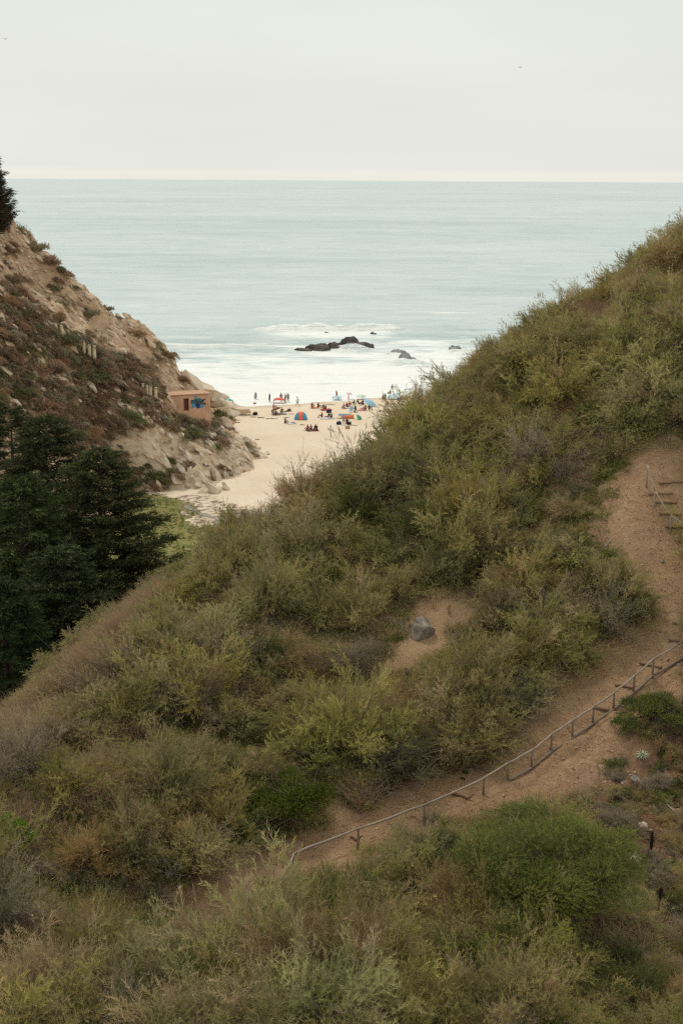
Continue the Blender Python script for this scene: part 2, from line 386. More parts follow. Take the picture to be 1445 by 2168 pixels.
for _ in range(6):
    q_ = np.pad(vegm, 2, mode='edge'); vegm = np.minimum(vegm, sum(q_[a:a + ny, b:b + nx] for a in (0, 2, 4) for b in (0, 2, 4)) / 9)
def mound(x, y):                          # rounded hummocks with creases between them, 0..1
    return np.clip(np.abs(fbm(np.stack([x * 0.15 + 3.1, y * 0.15, np.zeros_like(x)], -1), 101, 2)) / 0.42, 0, 1)
hz = hz + vegm.ravel() * 1.1 * (mound(gx, gy) - 0.45)
hz = hz + amp * fbm(xy3(gx, gy, 0.33), 3, 4) + np.where(isBank & ~isPath, 0.45, 0.12) * fbm(xy3(gx, gy, 1.2), 9, 3)
gul = (isBank & (uv0[:, 0] > 1130)).astype(float) * np.clip((uv0[:, 1] - 1560 + (uv0[:, 0] - 1300) * 0.6) / 120, 0, 1)
al_ = gx * 0.9 + gy * 0.42; ac_ = -gx * 0.42 + gy * 0.9
rut = 1 - 2.2 * np.abs(fbm(np.stack([al_ * 0.16, ac_ * 1.1, gx * 0], -1), 23, 3)); hz -= np.where(isPath, 0.16, np.where(isBank, 0.26, 0)) * np.clip(rut, 0, 1)
hz -= gul * 0.35 * np.abs(fbm(xy3(gx, gy, 0.7), 21, 3))
pal = np.where(isPatch, 0.75, 0) + np.where(isPath, 0.25, 0)
HV = np.stack([gx, gy, hz], -1); HZ = hz.reshape(ny, nx)
hf = grid_faces(nx, ny)
fpath = isPath[hf].all(1)
def sub(faces, name):
    idx = np.unique(faces); mp = np.full(len(HV), -1); mp[idx] = np.arange(len(idx))
    return np_mesh(name, HV[idx], mp[faces], [DIRT], attrs={'gully': gul[idx], 'pale': pal[idx]}, smooth=True)
props(link('hillside', sub(hf[~fpath], 'hillside')), kind='structure')
props(link('dirt_path', sub(hf[fpath], 'dirt_path')), kind='structure')
def hill_z(x, y):
    fx = np.clip((np.asarray(x) - X0) / HS, 0, nx - 1.001); fy = np.clip((np.asarray(y) - Y0) / HS, 0, ny - 1.001)
    i = fx.astype(int); j = fy.astype(int); a = fx - i; b = fy - j
    return HZ[j, i] * (1 - a) * (1 - b) + HZ[j, i + 1] * a * (1 - b) + HZ[j + 1, i] * (1 - a) * b + HZ[j + 1, i + 1] * a * b
def hit(u, v, zf=None, y0=34, y1=125, step=0.1):         # the spot on the hill seen at a photo pixel
    zf = zf or hill_z
    ys = np.arange(y0, y1, step); d = ray(u, v); t = ys / d[1]
    x = d[0] * t; z = CAMZ + d[2] * t
    g = zf(x, ys); k = np.argmax(z <= g)
    if z[k] > g[k]: k = len(ys) - 1
    return np.array([x[k], ys[k], g[k]])

# ------------------------------------------------------------------ beach and valley floor
bx = np.concatenate([np.linspace(-150, -45, 30)[:-1], np.arange(-45, 45, 0.6), np.linspace(45, 160, 30)]); by = np.arange(70, 292, 0.8)
nbx, nby = len(bx), len(by); X, Y = (a.ravel() for a in np.meshgrid(bx, by))
def beach_base(x, y):
    up = np.clip(150 - y, 0, None) * 0.028
    shore = 253 + 0.27 * (x + 16) * (x > -16) + 3 * np.sin(x * 0.11)
    dn = np.clip(y - (shore - 14), 0, None)
    return up - dn * 0.055
Z = beach_base(X, Y) + 0.10 * fbm(xy3(X, Y, 0.25), 5, 4) + np.where(Y < 150, 0.18, 0) * fbm(xy3(X, Y, 0.5), 6, 3)
uvb, wb = project(np.stack([X, Y, Z], -1))
GRASSP = [(-200, 1500), (-200, 1000), (255, 1040), (320, 1045), (400, 1062), (425, 1085), (398, 1100), (400, 1112), (450, 1118), (480, 1135), (480, 1500)]
MUDP = [(375, 1050), (430, 1040), (470, 1060), (530, 1075), (540, 1130), (430, 1130), (390, 1100)]
shore = 253 + 0.27 * (X + 16) * (X > -16) + 3 * np.sin(X * 0.11)
BZ = Z.reshape(nby, nbx)
props(link('beach', np_mesh('beach', np.stack([X, Y, Z], -1), grid_faces(nbx, nby), [SAND], smooth=True,
      attrs={'grass': in_poly(uvb, GRASSP) * 0.95, 'mud': in_poly(uvb, MUDP) * 0.5, 'wet': np.clip((Y - shore + 11) / 6, 0, 1) * 0.6})), kind='structure')
def beach_z(x, y):
    i = np.clip(np.searchsorted(bx, x) - 1, 0, nbx - 2); j = np.clip(np.searchsorted(by, y) - 1, 0, nby - 2)
    a = (x - bx[i]) / (bx[i + 1] - bx[i]); b = (y - by[j]) / (by[j + 1] - by[j])
    return BZ[j, i] * (1 - a) * (1 - b) + BZ[j, i + 1] * a * (1 - b) + BZ[j + 1, i] * (1 - a) * b + BZ[j + 1, i + 1] * a * b
def onbeach(u, v): return hit(u, v, beach_z, 100, 285, 0.1)

# creek
cl = [at_z(u, v, 0.3) for u, v in ((392, 1066), (415, 1078), (440, 1088), (468, 1098), (452, 1108), (470, 1122), (520, 1135))]
V = []; Fc = []
cl2 = []
for a, b in zip(cl[:-1], cl[1:]):
    for t in np.linspace(0, 1, 6)[:-1]: cl2.append(a * (1 - t) + b * t)
for i, p in enumerate(cl2):
    d = cl2[min(i + 1, len(cl2) - 1)] - cl2[max(i - 1, 0)]; n_ = np.array([-d[1], d[0]]); n_ /= np.hypot(*n_) + 1e-6
    w_ = 0.32 + 0.22 * math.sin(i * 0.9)
    for s_ in (-1, 0, 1):
        q = np.array([p[0] + n_[0] * w_ * s_, p[1] + n_[1] * w_ * s_]); V.append((q[0], q[1], float(beach_z(q[0], q[1])) + 0.05))
for i in range(len(cl2) - 1):
    for k in (0, 1): Fc.append((i * 3 + k, i * 3 + k + 1, i * 3 + k + 4, i * 3 + k + 3))
props(MB().add(V, Fc).build('creek', CREEK, smooth=True), kind='structure')

# ------------------------------------------------------------------ cliff
CS = [(30, 487, 190), (110, 560, 196), (175, 610, 201), (235, 655, 206), (330, 722, 214), (362, 780, 216), (390, 835, 219), (-60, 400, 188)]
CF = [(440, 1052, 171.5), (500, 1010, 183), (555, 968, 195), (400, 1050, 172), (300, 1046, 172.5), (240, 1035, 170), (300, 900, 176), (300, 780, 186), (150, 800, 173), (150, 680, 182), (20, 600, 181), (0, 750, 165), (100, 930, 161), (0, 950, 152), (220, 950, 169),
      (450, 935, 188), (450, 1000, 178), (360, 960, 178), (380, 895, 192), (400, 880, 201), (450, 888, 204), (485, 905, 211), (525, 960, 193), (500, 940, 196), (230, 800, 180), (240, 720, 191), (80, 620, 188), (330, 840, 195)]
cp = [at_y(*p) for p in CS + CF]
for p in CS:
    s_ = at_y(*p)
    cp += [s_ + np.array([3, 14, -7.5]), s_ + np.array([8, 28, -max(16, s_[2] * 0.6)])]
cp += [np.array(q, float) for q in ((-16, 232, -2), (-8, 205, -2.5), (-4, 196, -4), (-6, 180, -4), (-12, 165, -3.5), (-22, 160, -2), (-33, 148, 3), (-40, 130, 6), (-55, 120, 14), (-30, 120, -1), (-80, 150, 34), (-80, 190, 44), (-120, 170, 55), (-24, 250, -4), (-50, 250, 5), (-90, 250, 15), (0, 180, -7), (-120, 120, 40))]
CL = TPS(cp, 1.0)
cx = np.arange(-95, 0, 0.5); cy = np.arange(118, 262, 0.5); ncx, ncy = len(cx), len(cy)
X, Y = (a.ravel() for a in np.meshgrid(cx, cy))
Z = np.concatenate([CL(np.stack([X[i:i + 8000], Y[i:i + 8000]], -1)) for i in range(0, len(X), 8000)])
# ledges that dip down to the right, and blocky joints
P3 = np.stack([X, Y, Z], -1)
bed = P3 @ np.array([0.62, 0.18, 0.76]); al = P3 @ np.array([-0.72, 0.25, 0.6])
blk = fbm(np.stack([bed * 0.42, al * 0.16, Y * 0.12], -1), 31, 4, 0.6)
rid = np.abs(fbm(np.stack([bed * 0.8, al * 0.25, Y * 0.2], -1), 41, 3, 0.6))
env = np.clip((Z + 1.0) / 2.5, 0, 1)
hb = at_y(402, 872, 203); flat = np.exp(-(((X - hb[0]) / 5.5) ** 2 + ((Y - hb[1] + 2) / 7.0) ** 2)); env *= 1 - 0.9 * flat; Z = Z - 0.9 * flat
Z = Z + env * (2.3 * np.sign(blk) * np.abs(blk) ** 0.6 - 1.9 * (0.3 - rid) + 0.9 * fbm(xy3(X, Y, 0.12), 51, 3) + 0.25 * fbm(xy3(X, Y, 0.9), 53, 3))
uvc, wc = project(np.stack([X, Y, Z], -1))
VEGP = [(-200, 640), (30, 600), (140, 700), (260, 760), (330, 800), (360, 850), (470, 890), (480, 930), (400, 935), (330, 905), (240, 930), (200, 960), (-200, 980)]
VEG2 = [(235, 990), (330, 985), (370, 1000), (365, 1040), (260, 1045)]
PALP = [(200, 960), (300, 900), (420, 930), (520, 915), (600, 980), (430, 1080), (330, 1070)]
vg = np.maximum(in_poly(uvc, VEGP) * 0.62, in_poly(uvc, VEG2) * 0.8)
CZ = Z.reshape(ncy, ncx)
props(link('cliff', np_mesh('cliff', np.stack([X, Y, Z], -1), grid_faces(ncx, ncy), [CLIFF], attrs={'veg': vg, 'pale': in_poly(uvc, PALP) * 0.8}, smooth=False)), kind='structure')
def cliff_z(x, y):
    fx = np.clip((np.asarray(x) + 95) / 0.5, 0, ncx - 1.001); fy = np.clip((np.asarray(y) - 118) / 0.5, 0, ncy - 1.001)
    i = fx.astype(int); j = fy.astype(int); a = fx - i; b = fy - j
    return CZ[j, i] * (1 - a) * (1 - b) + CZ[j, i + 1] * a * (1 - b) + CZ[j + 1, i] * (1 - a) * b + CZ[j + 1, i + 1] * a * b
def oncliff(u, v): return hit(u, v, cliff_z, 120, 260, 0.1)

# ------------------------------------------------------------------ ocean
SEA = -0.45
fx_ = np.arange(-110, 130, 1.0); gxp = 130 * np.geomspace(1.02, 350, 40); gxn = -110 * np.geomspace(1.02, 400, 40)[::-1]
ox = np.concatenate([gxn, fx_, gxp]); oy = np.concatenate([np.arange(236, 440, 0.8), 440 * np.geomspace(1.002, 100, 60)])
nox, noy = len(ox), len(oy); X, Y = (a.ravel() for a in np.meshgrid(ox, oy))
fade = np.clip((440 - Y) / 60, 0, 1) * np.clip((130 - X) / 40, 0, 1) * np.clip((X + 110) / 40, 0, 1)
sh = 253 + 0.27 * (X + 16) * (X > -16) + 3 * np.sin(X * 0.11)
dsh = Y - sh
Z = SEA + fade * (0.22 * np.sin(Y * 0.33 + 1.3 * fbm(xy3(X, Y, 0.03), 61, 2)) * np.clip(dsh / 40, 0, 1) + 0.18 * fbm(xy3(X, Y * 2, 0.12), 63, 4) * np.clip(dsh / 15, 0.2, 1))
wn_ = fbm(xy3(X, Y * 0 + 1, 0.05), 65, 3)
yc = 371 + 4 * wn_ + 0.03 * X
msk = np.clip((X + 26) / 12, 0, 1) * np.clip((16 - X) / 6, 0, 1)
Z += fade * (1.7 + 0.9 * fbm(xy3(X, Y, 0.5), 66, 3)) * np.exp(-((Y - yc) / 2.4) ** 2) * msk
msk2 = np.clip((X - 8) / 6, 0, 1) * np.clip((34 - X) / 10, 0, 1)
Z += fade * 1.0 * np.exp(-((Y - yc) / 3.0) ** 2) * msk2
for (ru, rv, rr, hh) in ((858, 772, 4.5, 1.5), (840, 756, 4.0, 1.2), (963, 747, 3.0, 1.0), (742, 743, 4.0, 1.7), (880, 778, 3.0, 0.9)):
    q = at_z(ru, rv, SEA); Z += hh * (1.0 + 0.7 * fbm(xy3(X, Y, 0.8), 68, 3)) * np.exp(-(((X - q[0]) / rr) ** 2 + ((Y - q[1]) / 2.2) ** 2))
yl = 333 + 6 * wn_ ; mskl = np.clip((X + 70) / 15, 0, 1) * np.clip((-12 - X) / 14, 0, 1)
Z += fade * 0.9 * np.exp(-((Y - yl) / 2.0) ** 2) * mskl
nz = fbm(np.stack([X * 0.05, Y * 0.11, X * 0], -1), 71, 5, 0.6)
foam = np.clip(1.42 - dsh / 82 + 1.0 * nz, 0, 1)
foam = np.maximum(foam, np.clip(1.2 - dsh / 50 + 0.35 * nz, 0, 1))
foam = np.maximum(foam, np.clip(1 - (dsh - 40) / 75, 0, 1) * np.clip((X - 8) / 16, 0, 1) * (0.75 + 0.4 * nz))
foam = np.maximum(foam, np.exp(-((Y - yc + 0.8) / 3.4) ** 2) * msk * 1.6)
tr = (Y < yc) * np.exp(-(yc - Y) / 17) * msk; foam = np.maximum(foam, tr * (1.25 + 0.7 * nz))
foam = np.maximum(foam, (Y < yl + 2) * np.exp(-np.abs(yl + 1 - Y) / 6) * mskl * (1.2 + 0.5 * nz))
foam = np.maximum(foam, np.exp(-((Y - 425 - 3 * wn_) / 3) ** 2) * np.clip((X - 22) / 5, 0, 1) * np.clip((44 - X) / 8, 0, 1) * 0.7)
for (ru, rv, rr) in ((700, 742, 13), (860, 768, 9), (962, 742, 5), (740, 738, 9)):
    q = at_z(ru, rv, SEA); foam = np.maximum(foam, np.exp(-(((X - q[0]) / rr) ** 2 + ((Y - q[1]) / (rr * .8)) ** 2)) * (0.85 + 0.5 * nz))
foam = foam * (Y < 440)
props(link('ocean', np_mesh('ocean', np.stack([X, Y, Z], -1), grid_faces(nox, noy), [WATER], attrs={'foam': foam}, smooth=True)), kind='structure')

# ------------------------------------------------------------------ rocks
def rock_mesh(name, mat, seed, scale=(1, 1, 1), planes=14, cut=(0.55, 0.85), sub=3, rough=0.08):
    import bmesh
    r = np.random.default_rng(seed); bm = bmesh.new(); bmesh.ops.create_icosphere(bm, subdivisions=sub, radius=1)
    V = np.array([v.co[:] for v in bm.verts])
    for _ in range(planes):
        n = r.normal(size=3); n /= np.linalg.norm(n); d = r.uniform(*cut); e = V @ n - d
        V = V - np.outer(np.clip(e, 0, None), n)
    V = V * (1 + rough * fbm(V * 2.0 + seed, seed, 4, 0.6)[:, None]) * np.array(scale)
    for v, c in zip(bm.verts, V): v.co = c
    me = bpy.data.meshes.new(name); bm.to_mesh(me); bm.free(); me.materials.append(mat)
    return me
def rock(name, me, loc, s, rot, label, cat='rock', group=None):
    o = link(name, me); o.location = loc; o.scale = s if hasattr(s, '__len__') else (s, s, s); o.rotation_euler = rot
    return props(o, label, cat, group)

SEAG = [rock_mesh('sea_rock', ROCK_SEAG, 110 + i, (1, 0.8, 0.75), 9, (0.6, 0.9), 4, 0.5) for i in range(4)]
SEAM = [rock_mesh('sea_rock', ROCK_SEA, 100 + i, (1, 0.8, 0.75), 9, (0.6, 0.9), 4, 0.6) for i in range(4)]
for (u, v, wpx, hpx, k, lab) in ((640, 744, 58, 10, 0, 'low dark left end of the long rock ridge in the surf'), (672, 744, 50, 22, 1, 'dark rock lump left of middle in the long surf ridge'),
        (703, 743, 36, 22, 2, 'dark rock lump in the middle of the long surf ridge'), (748, 740, 78, 25, 3, 'largest brown topped rock at right end of the surf ridge'),
        (722, 744, 34, 16, 1, 'dark rock in front of the brown topped surf rock'), (860, 768, 34, 30, 2, 'steep grey rock wrapped in foam right of the surf ridge'), (838, 752, 30, 18, 0, 'small rock beside the steep foam wrapped rock'),
        (874, 772, 22, 18, 3, 'grey rock sloping into foam on the near side'), (962, 744, 30, 14, 1, 'lone grey rock in foam beside the green hill'), (656, 702, 10, 12, 2, 'small upright rock poking out of the breaking wave'),
        (690, 706, 12, 5, 0, 'tiny low rock in the breaking wave'), (789, 708, 14, 5, 3, 'tiny low rock below the right end of the breaking wave')):
    q = at_z(u, v, SEA); k1 = q[1] / F * 1.02
    rock('sea_rock', (SEAG if u > 820 else SEAM)[k], (q[0], q[1] + wpx * k1 * 0.25, SEA - 0.15 * hpx * k1), (wpx * k1 / 2 * 1.1, wpx * k1 * 0.38, hpx * k1 * 1.25), (0, 0, random.uniform(-0.3, 0.3)), lab, 'rock', 'rocks in the surf')

CRM = [rock_mesh('cliff_rock', ROCK_TAN, 200 + i, (1.0, 0.75, 0.55), 16, (0.45, 0.8), 3, 0.10) for i in range(6)]
CRP = [rock_mesh('cliff_rock', ROCK_PALE, 220 + i, (1.0, 0.75, 0.6), 16, (0.45, 0.8), 3, 0.10) for i in range(5)]
# pale boulders at the end of the headland and on the sand
for (u, v, wpx, hpx, k, lab) in ((398, 838, 62, 78, 0, 'tall pale slab boulder right behind the cliff edge above the pink wall'), (430, 845, 52, 52, 1, 'pale angular boulder at the seaward end of the headland'),
        (452, 852, 34, 34, 2, 'pale boulder right of the pink wall at water edge'), (460, 862, 40, 26, 3, 'low pale boulder behind the pink wall corner'), (478, 868, 44, 28, 4, 'broad pale boulder at headland foot beside the sand'),
        (472, 846, 22, 22, 0, 'small grey white boulder topmost near the blue umbrella'), (512, 872, 42, 18, 1, 'low flat boulder lying on the sand by the headland'), (492, 882, 34, 18, 2, 'cream boulder half buried in sand below the headland')):
    q = onbeach(u, min(v + 6, 905)); q = at_y(u, v, q[1] if u > 465 else (213 if u < 410 else 218)); k1 = q[1] / F
    rock('boulder', CRP[k], (q[0], q[1], q[2] + hpx * k1 * 0.30), (wpx * k1 * 0.8, wpx * k1 * 0.6, hpx * k1 * 1.0), (0.1, 0.5 if u < 440 else 0.15, random.uniform(-.4, .4)), lab, 'boulder', 'pale boulders at the end of the headland')
CLAND = [(405, 865, 'the pink building'), (125, 695, 'the highest balusters'), (190, 740, 'the middle balusters'), (316, 825, 'the balusters nearest the pink building'), (60, 850, 'the back cypress tops'), (230, 940, 'the rightmost cypress top'), (520, 965, 'the tip of the cliff foot'), (330, 1000, 'the meadow end of the cliff'), (100, 560, 'the skyline shrubs'), (270, 690, 'the middle of the cliff skyline'), (430, 930, 'the rocks under the pink building')]
def near_cliff(u, v):
    q = min(CLAND, key=lambda q: (q[0] - u) ** 2 + (q[1] - v) ** 2); du, dv = u - q[0], v - q[1]
    return (('right of ' if du > 0 else 'left of ') if abs(du) > abs(dv) else ('below ' if dv > 0 else 'above ')) + q[2], q[2]
# loose rocks and ledges over the cliff face
rc = np.random.default_rng(5); n_r = 0; placed = []
while n_r < 290:
    u, v = rc.uniform(-5, 560), rc.uniform(500, 1055)
    w = oncliff(u, v)
    if w[2] < 0.15 or w[1] > 245: continue
    uvp = np.array([u, v])
    low = in_poly(uvp, PALP)
    if not low and rc.random() < 0.45: continue
    if in_poly(uvp, [(345, 820), (465, 830), (465, 900), (400, 895), (345, 865)]): continue
    if in_poly(uvp, [(-10, 860), (120, 870), (230, 940), (300, 1050), (-10, 1060)]): continue
    s = rc.uniform(0.25, 0.85) * (1.8 if low else 1.1) * (1.7 if rc.random() < 0.15 else 1)
    if any((w[0] - q[0]) ** 2 + (w[1] - q[1]) ** 2 < (0.8 * (s + q[2])) ** 2 for q in placed): continue
    placed.append((w[0], w[1], s)); n_r += 1
    me = (CRP if (low and rc.random() < 0.8) or rc.random() < 0.3 else CRM)[n_r % 5]
    rock('cliff_rock', me, (w[0], w[1], w[2] + s * 0.1), (s * 1.25, s, s), (rc.uniform(-0.3, 0.3), 0.75 + rc.uniform(-0.25, 0.25), rc.uniform(-0.5, 0.5)),
         ('pale angular rock ' if me in CRP else 'tan angular rock ') + near_cliff(u, v)[0], 'rock', 'cliff rocks near ' + near_cliff(u, v)[1])
for (u, v, s, lab) in ((564, 962, 0.8, 'pale rock at the tip of the cliff foot on the sand'), (548, 950, 0.7, 'brown rock leaning on the cliff tip beside sand'), (388, 1088, 0.75, 'white rock lying in grass beside the creek'), (396, 1092, 0.4, 'little white rock right of the larger white creek rock'),
        (445, 1106, 0.7, 'flat pale rock in the creek bed nearest the hill'), (430, 1102, 0.55, 'flat pale rock left of the nearest creek rock'), (458, 1080, 0.5, 'brown rock at the sandy edge of the creek'), (420, 1063, 0.45, 'brown stone where creek meets the sand'),
        (280, 1050, 0.8, 'grey rock at cliff foot above the meadow'), (340, 1048, 1.1, 'large pale rock where cliff meets the meadow'), (378, 1055, 0.6, 'pale rock at the end of the meadow by the cliff')):
    w = onbeach(u, v); rock('rock', CRP[int(u) % 5], (w[0], w[1], w[2] + 0.12 * s), (s, s * 0.8, s * 0.6), (0.1, 0.2, u), lab)

# ------------------------------------------------------------------ plants
def norm(a): return a / (np.linalg.norm(a, axis=-1, keepdims=True) + 1e-9)
def blades(P0, D, L, K, bl, bw, r, droop=0.15, splay=0.8, t0=0.1):
    """needle / leaf triangles along shoots. P0,D (N,3), L (N,) -> verts (N*K*3,3), sprig index"""
    N = len(P0); t = t0 + (1 - t0) * (np.arange(K)[None, :] + r.random((N, K))) / K
    c = P0[:, None] + D[:, None] * (L[:, None] * t)[..., None]; c[..., 2] -= droop * L[:, None] * t ** 2
    q = norm(r.normal(size=(N, K, 3))); q = norm(q - D[:, None] * (q * D[:, None]).sum(-1, keepdims=True))
    dirn = norm(D[:, None] * (1 - splay * (1 - t * 0.5))[..., None] + q * splay)
    side = norm(np.cross(dirn, r.normal(size=(N, K, 3))))
    l = bl * r.uniform(0.6, 1.3, (N, K, 1)); w = bw * r.uniform(0.7, 1.3, (N, K, 1))
    v = np.stack([c - side * w / 2, c + side * w / 2, c + dirn * l], 2)
    global TIPF
    TIPF = np.repeat((0.85 + 0.32 * t).ravel(), 3)[:, None]          # young growth at the shoot ends is paler
    return v.reshape(-1, 3), np.repeat(np.arange(N), K * 3)
def pal_pick(pal, n, r, jit=0.15):
    w = np.array([p[1] for p in pal], float); w /= w.sum(); i = r.choice(len(pal), n, p=w)
    return np.array([p[0] for p in pal])[i] * r.uniform(1 - jit, 1 + jit, (n, 1))
def br(p, k): return [(tuple(c * k for c in q[0]), q[1]) for q in p]
OLIVE = [((0.185, 0.172, 0.066), 5), ((0.24, 0.215, 0.088), 4), ((0.125, 0.122, 0.050), 3), ((0.28, 0.22, 0.115), 1.8), ((0.22, 0.165, 0.10), 1.4)]
YELLOW = [((0.25, 0.225, 0.075), 5), ((0.19, 0.178, 0.062), 4), ((0.29, 0.25, 0.105), 2), ((0.25, 0.18, 0.10), 1)]
GREYB = [((0.23, 0.188, 0.132), 5), ((0.29, 0.243, 0.18), 3), ((0.18, 0.155, 0.085), 4), ((0.15, 0.118, 0.08), 2)]
GREEN = [((0.125, 0.138, 0.046), 5), ((0.165, 0.172, 0.056), 4), ((0.085, 0.10, 0.036), 3), ((0.22, 0.20, 0.07), 1.2)]
VIVID = [((0.115, 0.150, 0.042), 5), ((0.155, 0.185, 0.05), 3), ((0.08, 0.105, 0.034), 3)]
DARKG = [((0.028, 0.052, 0.030), 5), ((0.05, 0.075, 0.036), 2)]
RUST = [((0.27, 0.185, 0.098), 5), ((0.22, 0.175, 0.080), 4), ((0.32, 0.225, 0.125), 2), ((0.18, 0.16, 0.06), 3)]
OLIVE = [((q[0] * 1.72, q[1] * 1.70, q[2] * 1.64), w_) for q, w_ in OLIVE] + [((0.36, 0.27, 0.17), 1.0), ((0.24, 0.17, 0.105), 1.0)]; YELLOW = [((q[0] * 1.46, q[1] * 1.43, q[2] * 1.55), w_) for q, w_ in YELLOW] + [((0.36, 0.27, 0.16), 0.8)]; GREYB = br(GREYB, 1.5); GREEN = br(GREEN, 1.18); RUST = br(RUST, 1.5); VIVID = br(VIVID, 1.15)
def stems_mb(lobes, r, rad=0.03, n_extra=0, spread=1.0):
    mb = MB()
    for c in lobes:
        p0 = np.array([r.normal() * 0.12, r.normal() * 0.12, -0.25]); mid = c * np.array([0.45, 0.45, 0.55]) + r.normal(size=3) * 0.08
        mb.tube([p0, mid, c], [rad, rad * 0.65, rad * 0.25], 4)
        for _ in range(n_extra):
            e = c + r.normal(size=3) * 0.35 * spread; s = mid * 0.5 + c * 0.5; mb.tube([s, (s + e) / 2 + r.normal(size=3) * .05, e], [rad * .4, rad * .3, rad * .12], 3, cap=False)
    return mb
def shrub_geo(seed, R, H, nl, ns, K, pal, L=(0.25, 0.5), bl=0.09, bw=0.02, up=0.5, lean=(0, 0), lobe=(0.32, 0.5), droop=0.15, splay=0.6, zlo=0.36, flat=0.62):
    r = np.random.default_rng(seed); P = []; D = []; T = []; lobes = []
    th = np.arange(nl) * 2.39996 + r.uniform(0, 6); rr = np.sqrt((np.arange(nl) + 0.5) / nl)
    for i in range(nl):
        q = rr[i] * 0.78
        c = np.array([math.cos(th[i]) * q * R, math.sin(th[i]) * q * R, H * (zlo + 0.55 * (1 - q ** 2) * r.uniform(0.1, 1.25))]) + r.normal(size=3) * np.array([0.15, 0.15, 0.05]) * R; c[2] = max(c[2], 0.7 * zlo * H); lobes.append(c); ld = r.normal(size=3) * np.array([0.45, 0.45, 0.15])
        lr = R * r.uniform(*lobe) * (1.0 - 0.25 * q); n = int(ns * r.uniform(0.8, 1.2))
        d = norm(r.normal(size=(n, 3))); d[:, 2] = np.where(d[:, 2] < -0.35, -d[:, 2], d[:, 2])
        s = r.uniform(0.15, 1, (n, 1)) ** 0.55
        p = c + d * s * lr * np.array([1, 1, flat])
        dd = norm(d * 0.8 + ld + np.array([lean[0], lean[1], up]) + c * np.array([0.25, 0.25, 0]) / R + r.normal(size=(n, 3)) * 0.25)
        base = pal_pick(pal, 1, r, 0.12)
        P.append(p); D.append(dd); T.append(0.5 * base + 0.5 * pal_pick(pal, n, r))
    P = np.concatenate(P); D = np.concatenate(D); T = np.concatenate(T)
    V, si = blades(P, D, r.uniform(*L, len(P)), K, bl, bw, r, droop, splay)
    T = T[si] * TIPF * np.repeat(r.uniform(0.85, 1.15, (len(V) // 3, 1)), 3, 0)
    return V, T, lobes, r
def spray_geo(seed, R, H, nb, nsh_, K, pal, L=(0.22, 0.5), bl=0.10, bw=0.015, lean=(0, 0), splay=0.55, droop=0.2):
    """long arching branches from the base, each feathered with leafy shoots"""
    r = np.random.default_rng(seed); P = []; D = []; T = []; ends = []
    for b in range(nb):
        a = b * 2.39996 + r.normal() * 0.5; e = math.radians(r.uniform(12, 80)); ln = R * r.uniform(0.45, 1.25) * (0.75 + 0.35 * math.cos(e)); zs = H / R
        d = norm(np.array([math.cos(a) * math.cos(e) + lean[0] * 0.6, math.sin(a) * math.cos(e) + lean[1] * 0.6, math.sin(e) * 1.05 * zs + 0.18]))
        o = np.array([r.normal() * 0.18 * R, r.normal() * 0.18 * R, 0.05]); bend = r.uniform(0.05, 0.4); sw = r.normal() * 0.25; s_ = norm(np.cross(d, [0, 0, 1.0]))
        pt = lambda t: o + d * ln * t[:, None] + s_ * (sw * ln * t ** 2)[:, None] - np.array([0, 0, 1.0]) * (bend * ln * t ** 2)[:, None]
        t = np.sort(r.uniform(0.22, 1.0, nsh_)); p = pt(t); tg = norm(pt(t + 0.05) - p); q = r.normal(size=(nsh_, 3)); q[:, 2] = np.abs(q[:, 2]) * 0.8
        P.append(p + r.normal(size=p.shape) * 0.05 * R); D.append(norm(tg * 0.8 + q * 0.55)); T.append(0.6 * pal_pick(pal, 1, r, 0.2) + 0.4 * pal_pick(pal, nsh_, r)); ends.append(pt(np.array([0.8]))[0])
    P = np.concatenate(P); D = np.concatenate(D); T = np.concatenate(T)
    V, si = blades(P, D, r.uniform(*L, len(P)), K, bl, bw, r, droop, splay)
    return V, T[si] * TIPF * np.repeat(r.uniform(0.88, 1.12, (len(V) // 3, 1)), 3, 0), ends, r
def shrub_mesh(name, seed, *a, stems=True, extra=0, whips=5, spray=False, **k):
    V, T, lobes, r = (spray_geo if spray else shrub_geo)(seed, *a, **k)
    tr = np.arange(len(V)).reshape(-1, 3)
    if whips:
        lc = np.array(lobes); gv, gt, gc = grass_geo(r, lc[r.integers(len(lc), size=whips)] * np.array([1, 1, 0.6]), 5, 0.95, 0.016, [((0.34, 0.25, 0.15), 3), ((0.42, 0.33, 0.22), 2), ((0.24, 0.17, 0.10), 2)], 0.55, 0.5, (-0.25, 0))
        tr = np.concatenate([tr, gt + len(V)]); V = np.concatenate([V, gv]); T = np.concatenate([T, gc])
    n = len(V); mi = np.zeros(len(tr), int)
    if stems:
        mb = stems_mb(lobes, r, 0.028, extra); sv = np.array([tuple(v) for v in mb.V])
        ft = []
        for f in mb.Fc:
            for q in range(1, len(f) - 1): ft.append((f[0], f[q], f[q + 1]))
        ft = np.array(ft) + n
        V = np.concatenate([V, sv]); tr = np.concatenate([tr, ft]); mi = np.concatenate([mi, np.ones(len(ft), int)]); T = np.concatenate([T, np.full((len(sv), 3), 0.15)])
    return np_mesh(name, V, tr, [FOL, TWIG], mi, T)
